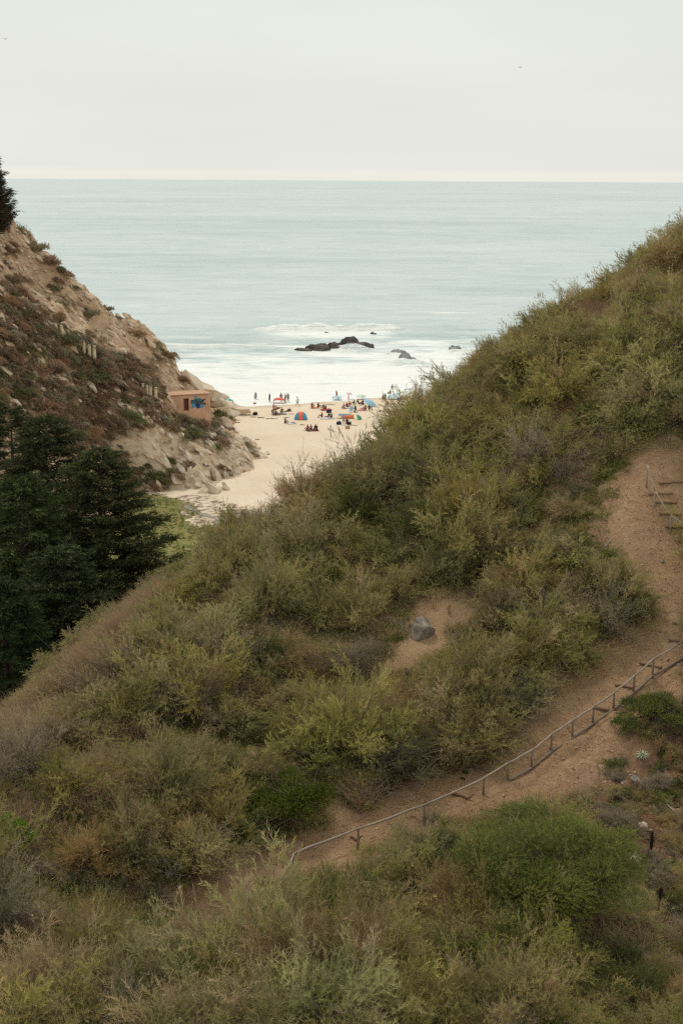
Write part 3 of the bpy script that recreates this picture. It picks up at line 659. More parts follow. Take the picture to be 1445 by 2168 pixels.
def grass_geo(r, P, n, length, width, pal, spread=0.5, curve=0.5, lean=(0, 0)):
    """arching blades in 3 segments; P (N,3) clump roots, n blades each"""
    N = len(P) * n; root = np.repeat(P, n, 0) + np.concatenate([r.normal(size=(N, 2)) * 0.09, np.zeros((N, 1))], 1)
    d = norm(np.concatenate([r.normal(size=(N, 2)) * spread + np.array(lean), np.ones((N, 1))], 1))
    L = length * r.uniform(0.55, 1.25, (N, 1)) * np.repeat(r.uniform(0.7, 1.2, (len(P), 1)), n, 0); side = norm(np.cross(d, r.normal(size=(N, 3)))) * width
    out = d * np.array([1, 1, 0]); c = curve * r.uniform(0.4, 1.4, (N, 1))
    pts = [root + d * L * t + out * L * c * t * t - np.array([0, 0, 1]) * L * c * 0.55 * t * t for t in (0, 0.5, 1.0)]
    V = np.stack([pts[0] - side / 2, pts[0] + side / 2, pts[1] + side * 0.4, pts[1] - side * 0.4, pts[2]], 1).reshape(-1, 3)
    b = np.arange(N)[:, None] * 5
    Tn = np.concatenate([b + [0, 1, 2], b + [0, 2, 3], b + [3, 2, 4]], 0)
    col = np.repeat(0.5 * np.repeat(pal_pick(pal, len(P), r, 0.2), n, 0) + 0.5 * pal_pick(pal, N, r), 5, 0)
    return V, Tn, col

SH_OL = [shrub_mesh('olive_shrub', 300 + i, 1.9, 1.5, 40, 38, 18, OLIVE, L=(0.25, 0.6), bl=0.11, bw=0.015, lean=(-0.3, 0.0), spray=True) for i in range(6)]
SH_YE = [shrub_mesh('yellow_green_shrub', 320 + i, 1.8, 1.4, 38, 38, 17, YELLOW, L=(0.22, 0.5), bl=0.10, bw=0.016, lean=(-0.2, 0), spray=True) for i in range(4)]
SH_GR = [shrub_mesh('grey_shrub', 340 + i, 1.5, 1.2, 34, 26, 10, GREYB, L=(0.3, 0.7), bl=0.12, bw=0.012, spray=True, extra=4) for i in range(3)]
SH_GN = [shrub_mesh('green_shrub', 360 + i, 1.5, 1.3, 36, 36, 15, GREEN, L=(0.18, 0.4), bl=0.08, bw=0.020, spray=True) for i in range(3)]
SH_RU = [shrub_mesh('rusty_shrub', 380 + i, 1.7, 1.25, 36, 30, 14, RUST, L=(0.35, 0.8), bl=0.15, bw=0.013, lean=(-0.35, 0), spray=True) for i in range(3)]
SH_VI = [shrub_mesh('vivid_shrub', 390, 1.0, 0.95, 14, 90, 13, VIVID, L=(0.12, 0.28), bl=0.065, bw=0.032, up=0.4)]

def slope_rot(x, y, k=0.8, rz=None):
    e = 0.8; dx = float(hill_z(x + e, y) - hill_z(x - e, y)) / (2 * e); dy = float(hill_z(x, y + e) - hill_z(x, y - e)) / (2 * e)
    nrm = Vector((-dx * k + random.gauss(0, 0.16), -dy * k + random.gauss(0, 0.16), 1)).normalized(); q = Vector((0, 0, 1)).rotation_difference(nrm)
    return (q.to_matrix().to_4x4() @ Matrix.Rotation(random.uniform(-1.3, 1.3) if rz is None else rz, 4, 'Z'))
def put_plant(name, me, p, s, label, cat='shrub', group=None, sz=None, sink=0.05):
    o = link(name, me)
    o.matrix_world = Matrix.Translation((p[0], p[1], p[2] - sink)) @ slope_rot(p[0], p[1]) @ Matrix.Diagonal((s * random.uniform(0.85, 1.3), s * random.uniform(0.85, 1.15), sz or s, 1))
    return props(o, label, cat, group)

taken = []                                # (x, y, r) of everything that already stands on the hill
def big_bush(name, seed, uvb, R, H, nl, ns, K, pal, label, extra=3, bl=0.08, bw=0.024, L=(0.2, 0.42), up=0.45, lobe=(0.26, 0.4), cat='bush', stem=0.045):
    p = hit(*uvb); root = empty(name, (p[0], p[1], p[2] - 0.1), 0)
    if pal is VIVID or pal is GREEN or R < 1.1: V, T, lobes, r = shrub_geo(seed, R, H, nl, ns, K, pal, L=L, bl=bl, bw=bw, up=up, lobe=lobe)
    else: V, T, lobes, r = spray_geo(seed, R * 1.1, H * 1.15, int(nl * 2.6), int(ns * 0.32), K + 2, pal, L=(0.25, 0.62), bl=0.11, bw=0.015)
    link('foliage', np_mesh('foliage', V, np.arange(len(V)).reshape(-1, 3), [FOL], None, T), root)
    link('branches', stems_mb(lobes, r, stem, extra, 1.6).mesh('branches', [TWIG]), root)
    taken.append((p[0], p[1], R * 0.85)); return props(root, label, cat)
big_bush('bush', 521, (1150, 1965), 3.75, 4.0, 64, 200, 15, GREEN, 'huge dense dark green bush in the foreground below the handrail', 5, 0.085, 0.02, (0.25, 0.55), lobe=(0.19, 0.28))
big_bush('bush', 501, (975, 1895), 2.2, 2.2, 28, 150, 15, GREEN, 'green bush with bare grey branches at left flank of the huge foreground bush', 9, 0.075, 0.028)
big_bush('bush', 502, (1015, 1590), 2.2, 3.1, 30, 170, 15, OLIVE, 'tall dense green bush leaning over the upper edge of the dirt path', 4)
big_bush('bush', 503, (1100, 1500), 2.0, 2.6, 26, 150, 15, OLIVE, 'grey green bush uphill behind the tall bush at the path edge', 4)
big_bush('bush', 504, (850, 1640), 2.3, 2.6, 28, 125, 13, [((0.225, 0.165, 0.07), 4), ((0.16, 0.15, 0.055), 3), ((0.27, 0.20, 0.10), 2), ((0.17, 0.125, 0.08), 2)], 'golden brown half dried bush between tall green bush and bare twigs', 8, 0.09, 0.018, (0.3, 0.55))
big_bush('bush', 505, (615, 1745), 1.9, 1.9, 26, 125, 14, VIVID, 'bright green leafy bush at the lower bend of the dirt path', 3, 0.065, 0.035, (0.14, 0.3))
big_bush('bush', 506, (530, 1790), 1.2, 1.7, 14, 110, 13, GREEN, 'green bush with pale forked dead branch beside lower path', 6, 0.07, 0.03, (0.14, 0.3))
big_bush('bush', 507, (410, 1840), 2.1, 2.4, 26, 165, 15, OLIVE, 'big mounded olive bush with dark hollow underside above the lower path', 4, 0.10, 0.018, (0.3, 0.6))
big_bush('bush', 508, (1165, 1320), 2.5, 1.9, 28, 150, 15, OLIVE, 'spreading grey green bush above the bank left of the lower stair bend', 4)
big_bush('bush', 509, (20, 1790), 1.0, 1.0, 14, 110, 13, [((0.13, 0.22, 0.03), 4), ((0.17, 0.26, 0.045), 3), ((0.08, 0.13, 0.03), 2)], 'bright lime green bush at left edge behind thin white post', 1, 0.07, 0.045, (0.12, 0.26))
big_bush('bush', 510, (290, 1425), 1.0, 1.6, 14, 120, 14, [((0.05, 0.066, 0.036), 4), ((0.07, 0.086, 0.044), 2)], 'dark green upright bush on the left spur', 2)
big_bush('bush', 511, (1400, 760), 2.5, 2.3, 26, 150, 14, OLIVE, 'large olive bush at right edge beside the highest dirt gap', 3)
big_bush('bush', 512, (1420, 900), 2.3, 2.1, 26, 150, 14, OLIVE, 'large overhanging bush at right edge above the top of the stairs', 3)
big_bush('bush', 513, (1240, 655), 2.0, 1.7, 20, 150, 14, OLIVE, 'dark shadowed bush left of the highest dirt gap on the ridge', 3)
big_bush('bush', 514, (1385, 1530), 1.5, 1.2, 20, 115, 14, GREEN, 'half dry green bush on the bank below the handrail', 8)
big_bush('bush', 515, (1205, 1190), 1.9, 1.7, 20, 150, 14, OLIVE, 'rounded bush at the left border of the wide dirt slope', 5)

GAPS = [[(-40, 1795), (80, 1795), (80, 1850), (-40, 1850)], [(355, 1975), (400, 1930), (470, 1900), (480, 1935), (400, 1990)], [(560, 1305), (640, 1335), (700, 1350), (860, 1305), (1060, 1205), (1070, 1228), (870, 1335), (700, 1380), (560, 1335)], [(230, 1850), (400, 1880), (480, 1868), (400, 1925), (345, 1955), (150, 1945), (150, 1900)], [(1210, 668), (1270, 650), (1268, 672), (1215, 690)], [(1300, 925), (1450, 925), (1450, 950), (1310, 960)]]
NOSHRUB = [PATH, BANK] + PATCHES + GAPS
def clear(u, v, rp, hp):
    t = np.array([(u, v), (u - rp, v), (u + rp, v), (u, v - hp), (u - .7 * rp, v - .7 * hp), (u + .7 * rp, v - .7 * hp)])
    return not any(in_poly(t, p).any() for p in NOSHRUB)
_sl = sorted((p[0], p[1]) for p in SIL)
def zone_top(u, v): return v < np.interp(u, [q[0] for q in _sl], [q[1] for q in _sl]) + 28
rs = np.random.default_rng(77); cnt = {'ol': 0}; tries = 0
LBL = {'up': 'of the upper right slope near the ridge', 'mid': 'of the middle slope above the grey boulder', 'left': 'of the left spur beside the cypress ravine', 'fore': 'of the foreground scrub below the dirt path', 'low': 'between the grey boulder and the dirt path'}
KIND = [('olive_shrub', SH_OL, 'feathery olive green shrub', 0.47), ('yellow_green_shrub', SH_YE, 'yellow green feathery shrub', 0.26), ('grey_shrub', SH_GR, 'dry grey brown twiggy shrub', 0.10), ('green_shrub', SH_GN, 'fresh green small leaved shrub', 0.12), ('rusty_shrub', SH_RU, 'straw brown dry shrub', 0.08)]
for i, (u, v, sc_, hs, mes, lab) in enumerate(((590, 1290, 1.15, 1.5, 'OL', 'leftmost of the tall shrubs overhanging the dark gap across the middle slope'), (670, 1325, 1.2, 1.55, 'OL', 'second from left of the tall shrubs overhanging the dark gap'), (760, 1325, 1.25, 1.6, 'OL', 'tall shrub overhanging the dark gap straight left of the boulder'), (835, 1272, 1.0, 1.4, 'YE', 'tall yellow green shrub overhanging the gap above the boulder'), (930, 1232, 1.0, 1.4, 'OL', 'tall shrub overhanging the sandy patch beside the boulder'), (1000, 1212, 1.1, 1.5, 'OL', 'second from right of the tall shrubs overhanging the dark gap'), (1060, 1190, 1.1, 1.4, 'OL', 'rightmost of the tall shrubs overhanging the dark gap'),
        (1000, 1490, 1.2, 1.7, 'OL', 'tall shrub uphill of the tall dense bush at path edge'), (1085, 1425, 1.2, 1.6, 'OL', 'tall grey green shrub in the strip above the path bend'), (940, 1545, 1.1, 1.6, 'OL', 'tall shrub joining the golden bush and the tall green bush'), (1150, 1375, 1.15, 1.4, 'OL', 'tall shrub in the strip right of the boulder hollow'), (860, 1520, 1.05, 1.5, 'RU', 'tall straw brown shrub above the golden brown bush'),
        (290, 1830, 1.0, 1.6, 'OL', 'tall shrub left of the mounded bush over the dark hollow'), (350, 1700, 1.2, 1.5, 'OL', 'tall shrub uphill behind the big mounded bush'), (470, 1760, 1.0, 1.5, 'YE', 'tall yellow green shrub right behind the big mounded bush'), (190, 1835, 0.9, 1.5, 'RU', 'tall straw shrub far left over the dark hollow'),
        (1330, 745, 1.2, 1.5, 'OL', 'tall shrub just below the highest dirt gap'), (1430, 690, 1.2, 1.6, 'OL', 'tall shrub at right edge level with the highest dirt gap'), (1380, 870, 1.3, 1.6, 'OL', 'tall shrub overhanging the head of the wide dirt slope'), (1330, 905, 1.1, 1.5, 'OL', 'tall shrub overhanging the dirt at the left of the slope head'), (1290, 640, 1.0, 1.4, 'OL', 'tall dark shrub directly above the highest dirt gap'), (1200, 690, 0.9, 1.3, 'OL', 'rounded shrub on the ridge left of the highest dirt gap'))):
    p = hit(u, v); put_plant('tall_shrub', {'OL': SH_OL, 'YE': SH_YE, 'RU': SH_RU}[mes][i % 3], p, sc_, lab, 'shrub', sz=sc_ * hs); taken.append((p[0], p[1], 1.2 * sc_))
LAND = [(893, 1315, 'the grey boulder'), (60, 1530, 'the lowest end of the spur crest'), (200, 1600, 'the brown fold of the left spur'), (420, 1560, 'the middle of the left spur'), (60, 1930, 'the dark hollow at left edge'), (1010, 1985, 'the dip left of the huge foreground bush'), (560, 1980, 'the scrub under the handrail end'), (420, 1400, 'the shallow slope right of the dark upright bush'), (1250, 780, 'the scrub under the highest dirt gap'), (1400, 720, 'the large olive bush at right edge'), (1295, 670, 'the highest dirt gap'), (560, 1270, 'the silver grey dead shrub'), (290, 1390, 'the dark upright bush on the spur'), (43, 1770, 'the thin white post'),
        (400, 1760, 'the big mounded bush over the lower path'), (620, 1690, 'the bright green leafy bush by the path'), (1150, 1850, 'the huge foreground bush'), (620, 1835, 'the lower end of the handrail'), (1180, 1240, 'the spreading bush at the stair bend'), (1367, 1000, 'the upper handrail'),
        (820, 930, 'the ridge edge against the beach'), (240, 1290, 'the red grass crest by the cypresses'), (900, 1110, 'the middle of the big slope'), (720, 1385, 'the dark grey twiggy shrub'), (380, 2100, 'the bottom left thicket'), (800, 2080, 'the bottom middle thicket'), (1300, 2110, 'the bottom right thicket'), (1080, 820, 'the smooth upper ridge shoulder'), (560, 1595, 'the small sandy patch')]
nsh = 0
while tries < 42000 and nsh < 1040:
    tries += 1
    y = rs.uniform(38, 112); x = rs.uniform(-0.30, 0.30) * y
    z = float(hill_z(x, y)); (uv,), (w,) = project(np.array([[x, y, z]]))
    u, v = uv
    # hidden behind the crest? keep only a little beyond it
    ys = np.linspace(36, y, 90)[:-1]; tt = ys / y; vis = (hill_z(x * tt, ys) - (CAMZ + (z - CAMZ) * tt)).max()
    if vis > 1.0 or v > 2330 or u < -120 or u > 1560: continue
    s = rs.choice([rs.uniform(0.4, 0.65), rs.uniform(0.65, 1.0), rs.uniform(0.95, 1.25)], p=[.36, .44, .20]) * (1.0 if y > 55 else 0.85); r_ = 1.35 * s
    if any((x - a) ** 2 + (y - b) ** 2 < (0.42 * (r_ + c)) ** 2 for a, b, c in taken): continue
    lc_ = u < 420 and v < 1665 - 1.02 * u
    if lc_: s *= 0.78; r_ *= 0.78
    mo = float(mound(np.array([x]), np.array([y]))[0])
    if mo < 0.10: continue
    if (790 < u < 1000 and 1270 < v < 1480) or (490 < u < 640 and 1560 < v < 1680): s *= 0.5; r_ *= 0.5
    if 820 < u < 970 and 1290 < v < 1430: continue
    md = 0.72 + 0.72 * mo; md = min(md, 0.9) if lc_ else md; s *= md; r_ *= md
    if u > 420 and zone_top(u, v): s *= 0.72; r_ *= 0.72
    px = F / w
    if not clear(u, v, r_ * px * (0.35 if v < 1700 else 0.9), (0.5 if v < 1700 else 2.0) * s * px): continue
    zone = 'fore' if (v > 1900 or (v > 1740 and u > 640)) else 'left' if (u < 420) else 'up' if (u > 1000 and v < 900) else 'mid' if v < 1290 else 'low'
    n3 = 0.5 + 0.5 * float(fbm(np.array([[x * 0.16, y * 0.12, 3.0]]), 88, 2)[0])
    wts = np.array([k[3] for k in KIND])
    if zone == 'low': wts = wts * np.array([0.7, 0.8, 2.2, 1.4, 2.0])
    if zone == 'left': wts = wts * np.array([1, 1.0, 0.8, 0.5, 2.0])
    if zone == 'fore': wts = wts * np.array([1, 0.9, 1.3, 1.6, 0.9])
    if zone in ('mid', 'up'): wts = wts * np.array([1, 1.25, 0.7, 0.5, 0.6])
    if n3 > 0.58: wts = wts * np.array([0.5, 0.5, 2.2, 1, 1.6])
    wts = wts * np.array([cnt.get(k[0], 0) < 296 for k in KIND]); ki = rs.choice(5, p=wts / wts.sum()); cnt[KIND[ki][0]] = cnt.get(KIND[ki][0], 0) + 1; nm, mes, lab, _ = KIND[ki]
    lm_ = min(LAND, key=lambda q: (q[0] - u) ** 2 + ((q[1] - v) * 1.2) ** 2); du, dv = u - lm_[0], v - lm_[1]
    where = ('right of' if du > 0 else 'left of') if abs(du) > abs(dv) else ('below' if dv > 0 else 'above')
    put_plant(nm, mes[rs.integers(len(mes))], (x, y, z), s, lab + ' ' + where + ' ' + lm_[2], 'shrub', lab + 's near ' + lm_[2], sz=s * rs.uniform(0.8, 1.3) * md)
    taken.append((x, y, r_)); nsh += 1

# hand placed small plants
for (u, v, s, me, lab) in ((1335, 1300, 0.55, SH_VI[0], 'small vivid green shrub beside golden dry stalks near the stair bend'), (1366, 1275, 0.42, SH_VI[0], 'smaller vivid green shrub right of its twin near the stair bend'),
        (1290, 1185, 0.5, SH_GN[0], 'dark green low shrub at the border of the wide dirt slope'), (985, 1640, 0.16, SH_VI[0], 'tiny green seedling on the dirt above the handrail'), (978, 1652, 0.12, SH_VI[0], 'tiniest green seedling just below another by the handrail'),
        (1325, 1545, 0.6, SH_VI[0], 'green low shrub on the bank just right of the handrail'), (1420, 1690, 0.35, SH_GN[1], 'dark green sprig on the red brown bank near right edge'), (1440, 1660, 0.3, SH_GN[0], 'small dark green sprig at the right edge of the bank'),
        (1390, 1700, 0.35, SH_GN[0], 'green sprig left of a bare branch on the red bank'), (1290, 1640, 0.30, SH_GR[0], 'small grey dead tuft on the dirt bank'), (1300, 1745, 0.6, SH_GR[1], 'grey dead scrub on the bank above the foreground bush'),
        (1345, 1770, 0.5, SH_GR[2], 'tangled grey dead scrub left of the flower spike'), (1425, 1790, 0.45, SH_RU[0], 'rust brown dry clump on the bank right of the flower spike'), (1425, 1920, 0.55, SH_GN[1], 'dark grassy clump hanging at right edge low on the bank'),
        (1420, 2080, 0.5, SH_RU[1], 'orange brown shrub in the bottom right corner'), (560, 1295, 0.85, SH_GR[0], 'pale silver grey dead shrub on the middle slope'), (720, 1410, 0.9, SH_GR[1], 'dark grey twiggy shrub left of the grey boulder'),
        (770, 1685, 0.75, SH_GR[2], 'bare grey twig bush standing on the upper path edge'), (640, 1540, 0.95, SH_GR[0], 'brown grey dead shrub above the small sandy patch'), (960, 1340, 0.45, SH_RU[0], 'brown dead clump just right of the grey boulder'),
        (1010, 1275, 0.5, SH_GR[2], 'grey dead shrub at the right end of the sandy patch'), (1215, 1395, 0.6, SH_GR[1], 'low grey dead branches under the bush beside the path'), (920, 1745, 0.55, SH_GR[0], 'grey dry grass clump at the foot of the handrail')):
    p = hit(u, v); put_plant('shrub' if s > 0.2 else 'seedling', me, p, s, lab, 'shrub' if s > 0.2 else 'seedling')

# bare branching twigs
def twig_tree(seed, h, spread=0.75, depth=5):
    r = np.random.default_rng(seed); mb = MB()
    def grow(p, d, L, rad, k):
        m_ = p + d * L * 0.5 + r.normal(size=3) * L * 0.06; q = p + d * L + r.normal(size=3) * L * 0.08
        mb.tube([p, m_, q], [rad, rad * 0.85, rad * 0.65], 5 if k > 3 else 3, cap=False)
        if k == 0: return
        for _ in range(3 if k > 2 else 2):
            grow(q if r.random() < 0.6 else m_, norm(d + r.normal(size=3) * spread + np.array([0, 0, 0.12])), L * r.uniform(0.6, 0.85), rad * 0.62, k - 1)
    for _ in range(3): grow(np.array([0, 0, -0.1]), norm(r.normal(size=3) * np.array([.6, .6, .1]) + np.array([0, 0, 1.0])), h * 0.33, 0.03, depth - 1)
    return mb.mesh('bare_branches', [PALETWIG])
PALETWIG = plain('pale_dead_twig', (0.30, 0.235, 0.185, 1), 0.9, 0.3, 12)
TW = [twig_tree(800 + i, 1.6) for i in range(3)]
for i, (u, v, s, lab) in enumerate(((1010, 1945, 1.35, 'bare grey branches spreading in front of left flank of huge foreground bush'), (1130, 1950, 1.1, 'bare upright branches in the middle of the huge foreground bush'), (545, 1800, 1.0, 'pale forked dead branches beside the lower path'), (785, 1692, 1.15, 'bare grey branches fanning out at the upper path edge'),
        (700, 1960, 0.8, 'tangle of pale dead twigs left of huge foreground bush'), (600, 1990, 0.7, 'pale dead twigs in scrub below the handrail end'), (850, 1970, 0.8, 'dead twigs between foreground scrub and huge bush'), (360, 1860, 0.9, 'dead twigs in the dark hollow of the mounded bush'), (1080, 2120, 1.0, 'dead grey twigs in the bottom scrub left of centre right'), (1230, 2140, 1.0, 'dead grey twigs at the bottom below the huge bush'),
        (640, 1500, 0.9, 'bare twigs above the small sandy patch'), (1180, 1180, 0.8, 'forked dead branches under the rounded bush by dirt slope'), (700, 1330, 0.8, 'dead twigs under the bushes of the middle slope'), (1235, 1400, 0.7, 'dead grey branches on the ground under bush by the path'), (520, 1900, 0.6, 'dead twigs at the lower edge of the path'), (1360, 1500, 0.6, 'dead twigs in the half dry bush below the handrail'))):
    p = hit(u, v); put_plant('bare_branches', TW[i % 3], p, s, lab, 'branches')
rb = np.random.default_rng(44); nb = 0
while nb < 150:
    u, v = rb.uniform(1190, 1450), rb.uniform(1500, 2080)
    if not in_poly(np.array([u, v]), BANK) or v < 1690 - (u - 1200) * 1.0 + 30 or abs(u - 1358) + abs(v - 1605) * 0.7 < 42: continue
    p = hit(u, v); k = rb.choice(4, p=[.4, .3, .15, .15]); me = (SH_GR, SH_RU, SH_GN, SH_OL)[k][rb.integers(2)]; s = rb.uniform(0.12, 0.42); nb += 1
    put_plant('bank_tuft', me, p, s, ('small grey dead tuft', 'small rust brown tuft', 'small dark green tuft', 'small olive tuft')[k] + (' on the red bank below the rosettes' if v > 1650 else ' on the bank just under the handrail'), 'tuft', 'tufts on the red bank', sz=s * rb.uniform(0.6, 1.2))

# undergrowth between the shrubs: tufts set on many points of the slope
tuft_col = bpy.data.collections.new('undergrowth_tufts')
for i, (pl_, hh, sp) in enumerate(((OLIVE, 0.55, 0.75), (OLIVE + YELLOW, 0.5, 0.8), (RUST, 0.65, 0.6), (GREYB, 0.5, 0.9), (GREEN, 0.42, 0.8))):
    rt = np.random.default_rng(700 + i); n_ = 46
    P = rt.normal(size=(n_, 3)) * np.array([0.26, 0.26, 0.0]) + np.array([0, 0, -0.05]); D = norm(rt.normal(size=(n_, 3)) * sp + np.array([0, 0, 1.0]))
    V, si = blades(P, D, rt.uniform(0.5, 1.1, n_) * hh, 11, 0.11, 0.018, rt)
    tuft_col.objects.link(bpy.data.objects.new('tuft', np_mesh('tuft', V, np.arange(len(V)).reshape(-1, 3), [FOL], None, pal_pick(pl_, n_, rt)[si])))
N = 24000; y = RNG.uniform(37, 114, N); x = RNG.uniform(-0.32, 0.32, N) * y; z = hill_z(x, y)
uvg, wg = project(np.stack([x, y, z], -1)); bad = np.zeros(N, bool)
for pl in [PATH, BANK] + PATCHES:
    for dx_, dy_ in ((0, 0), (0, -12)): bad |= in_poly(uvg + np.array([dx_, dy_]), pl)
ingap = np.zeros(N, bool)
for pl in GAPS: ingap |= in_poly(uvg, pl)
bad |= (fbm(np.stack([x * 0.35, y * 0.35, x * 0], -1), 97, 3) > 0.5) & ~ingap
keep = ~bad & (uvg[:, 1] < 2330); P = np.stack([x, y, z], -1)[keep]
pm = bpy.data.meshes.new('undergrowth'); pm.from_pydata([tuple(q) for q in P], [], [])
mixn = fbm(P * np.array([0.22, 0.22, 0]), 90, 3) + RNG.normal(size=len(P)) * 0.12
mixn = np.where(ingap[keep], 0.18 + RNG.normal(size=len(P)) * 0.08, mixn)
kidx = np.where(mixn > 0.30, 2, np.where(mixn > 0.20, 3, np.where(mixn < -0.25, 4, np.where(mixn < 0, 0, 1))))
a_ = pm.attributes.new('kidx', 'INT', 'POINT'); a_.data.foreach_set('value', kidx.astype(np.int32))
ug = link('undergrowth', pm)
ng = bpy.data.node_groups.new('scatter_tufts', 'GeometryNodeTree'); ng.interface.new_socket('Geometry', in_out='INPUT', socket_type='NodeSocketGeometry'); ng.interface.new_socket('Geometry', in_out='OUTPUT', socket_type='NodeSocketGeometry')
gi = ng.nodes.new('NodeGroupInput'); go = ng.nodes.new('NodeGroupOutput'); ip = ng.nodes.new('GeometryNodeInstanceOnPoints'); ci = ng.nodes.new('GeometryNodeCollectionInfo')
ci.inputs['Collection'].default_value = tuft_col; ci.inputs['Separate Children'].default_value = True; ci.inputs['Reset Children'].default_value = True
rv = ng.nodes.new('FunctionNodeRandomValue'); rv.data_type = 'FLOAT_VECTOR'; rv.inputs[0].default_value = (-0.25, -0.25, 0); rv.inputs[1].default_value = (0.25, 0.25, 6.28)
rsc = ng.nodes.new('FunctionNodeRandomValue'); rsc.data_type = 'FLOAT'; rsc.inputs[2].default_value = 0.5; rsc.inputs[3].default_value = 1.3
na = ng.nodes.new('GeometryNodeInputNamedAttribute'); na.data_type = 'INT'; na.inputs[0].default_value = 'kidx'
ng.links.new(gi.outputs[0], ip.inputs['Points']); ng.links.new(ci.outputs[0], ip.inputs['Instance']); ip.inputs['Pick Instance'].default_value = True
ng.links.new(next(o_ for o_ in na.outputs if o_.enabled), ip.inputs['Instance Index']); ng.links.new(rv.outputs[0], ip.inputs['Rotation']); ng.links.new(rsc.outputs[1], ip.inputs['Scale']); ng.links.new(ip.outputs[0], go.inputs[0])
ug.modifiers.new('scatter', 'NODES').node_group = ng
props(ug, 'low mixed green and brown undergrowth covering the hillside between shrubs', 'undergrowth', kind='stuff')

# dry reddish grass on the crests
r = np.random.default_rng(15); GP = []
def crest(line, n, jit, back=2.0):
    line = np.array(line, float); seg = np.hypot(*(line[1:] - line[:-1]).T); cs = np.concatenate([[0], np.cumsum(seg)])
    for t in r.uniform(0, cs[-1], n):
        k = min(np.searchsorted(cs, t) - 1, len(seg) - 1); k = max(k, 0); f = (t - cs[k]) / seg[k]
        u, v = line[k] * (1 - f) + line[k + 1] * f + r.normal(size=2) * jit
        p = hit(u, v); GP.append(p)
crest([(345, 1262), (290, 1315), (240, 1362), (190, 1405), (150, 1448)], 330, 10)
crest([(150, 1448), (60, 1525), (0, 1580)], 160, 12); crest([(0, 1560), (120, 1540), (250, 1560), (330, 1560)], 120, 18)
crest([(340, 1640), (250, 1680), (150, 1720), (60, 1770)], 110, 22)
crest([(1445, 538), (1380, 583), (1300, 637), (1230, 688), (1160, 738)], 330, 10); crest([(1445, 590), (1380, 640), (1330, 680)], 120, 14)
crest([(1160, 738), (1000, 845), (900, 930), (780, 1008), (650, 1075), (550, 1135), (430, 1205)], 170, 10)
crest([(0, 2000), (130, 1995), (220, 1985)], 45, 16); crest([(1000, 1985), (1150, 1975), (1280, 1985), (1400, 2000)], 90, 22)
crest([(760, 1700), (780, 1690), (770, 1720)], 20, 8); crest([(1300, 1310), (1285, 1305), (1290, 1320)], 0, 5)
V, Tn, col = grass_geo(r, np.array(GP), 30, 1.5, 0.017, [((0.46, 0.30, 0.19), 4), ((0.38, 0.24, 0.15), 3), ((0.48, 0.36, 0.21), 2), ((0.30, 0.25, 0.12), 1)], 0.38, 0.35, (-0.18, 0.05))
props(link('dry_grass', np_mesh('dry_grass', V, Tn, [FOL], None, col)), 'tall wispy red brown dry grass along the crests of the hill', 'dry grass', kind='stuff')

# straw litter on the path and bank
N = 34000; y = RNG.uniform(48, 84, N); x = RNG.uniform(-0.13, 0.27, N) * y; z = hill_z(x, y)
uvg, wg = project(np.stack([x, y, z], -1)); ok = in_poly(uvg, PATH) | in_poly(uvg, BANK)
dens = fbm(np.stack([x * 0.5, y * 0.5, x * 0], -1), 95, 3); ok &= dens > RNG.uniform(-0.5, 0.35, N)
P = np.stack([x, y, z + 0.015], -1)[ok]; a = RNG.uniform(0, 6.28, len(P)); D = np.stack([np.cos(a), np.sin(a), RNG.normal(size=len(P)) * 0.12], -1)
S = np.stack([-np.sin(a), np.cos(a), np.zeros(len(P))], -1); L = RNG.uniform(0.10, 0.42, (len(P), 1)); W = RNG.uniform(0.008, 0.022, (len(P), 1))
V = np.stack([P - S * W, P + S * W, P + D * L], 1).reshape(-1, 3)
col = np.repeat(pal_pick([((0.56, 0.40, 0.24), 4), ((0.44, 0.29, 0.16), 3), ((0.22, 0.125, 0.07), 3), ((0.34, 0.19, 0.10), 3)], len(P), RNG), 3, 0)
props(link('straw_litter', np_mesh('straw_litter', V, np.arange(len(V)).reshape(-1, 3), [FOL], None, col)), 'loose straw and twig litter strewn over the dirt path and bank', 'litter', kind='stuff')

# pebbles and clods
r = np.random.default_rng(71); N = 5000; y = r.uniform(48, 84, N); x = r.uniform(-0.13, 0.27, N) * y; z = hill_z(x, y); uvg, wg = project(np.stack([x, y, z], -1))
ok = np.where(in_poly(uvg, PATH) | in_poly(uvg, BANK))[0]; ok = ok[r.random(len(ok)) < np.where(in_poly(uvg[ok], BANK), 0.9, 0.35)]
tmp = rock_mesh('pebble', ROCK_GREY, 905, (1, 1, 0.7), 8, (0.5, 0.85), 1, 0.1); iv = np.array([v_.co[:] for v_ in tmp.vertices]); itf = np.array([list(p_.vertices) for p_ in tmp.polygons]); bpy.data.meshes.remove(tmp)
RV = [(iv * r.uniform(0.7, 1.3, (len(iv), 1))) * r.uniform(0.025, 0.10) * r.uniform(0.7, 1.4, 3) + np.array([x[k], y[k], z[k]]) for k in ok]
props(link('pebbles', np_mesh('pebbles', np.concatenate(RV), np.concatenate([itf + i * len(iv) for i in range(len(RV))]), [plain('clod_earth', (0.34, 0.215, 0.13, 1), 0.95, 0.35, 2.0)])), 'loose pebbles and earth clods on the dirt path and bank', 'pebbles', kind='stuff')

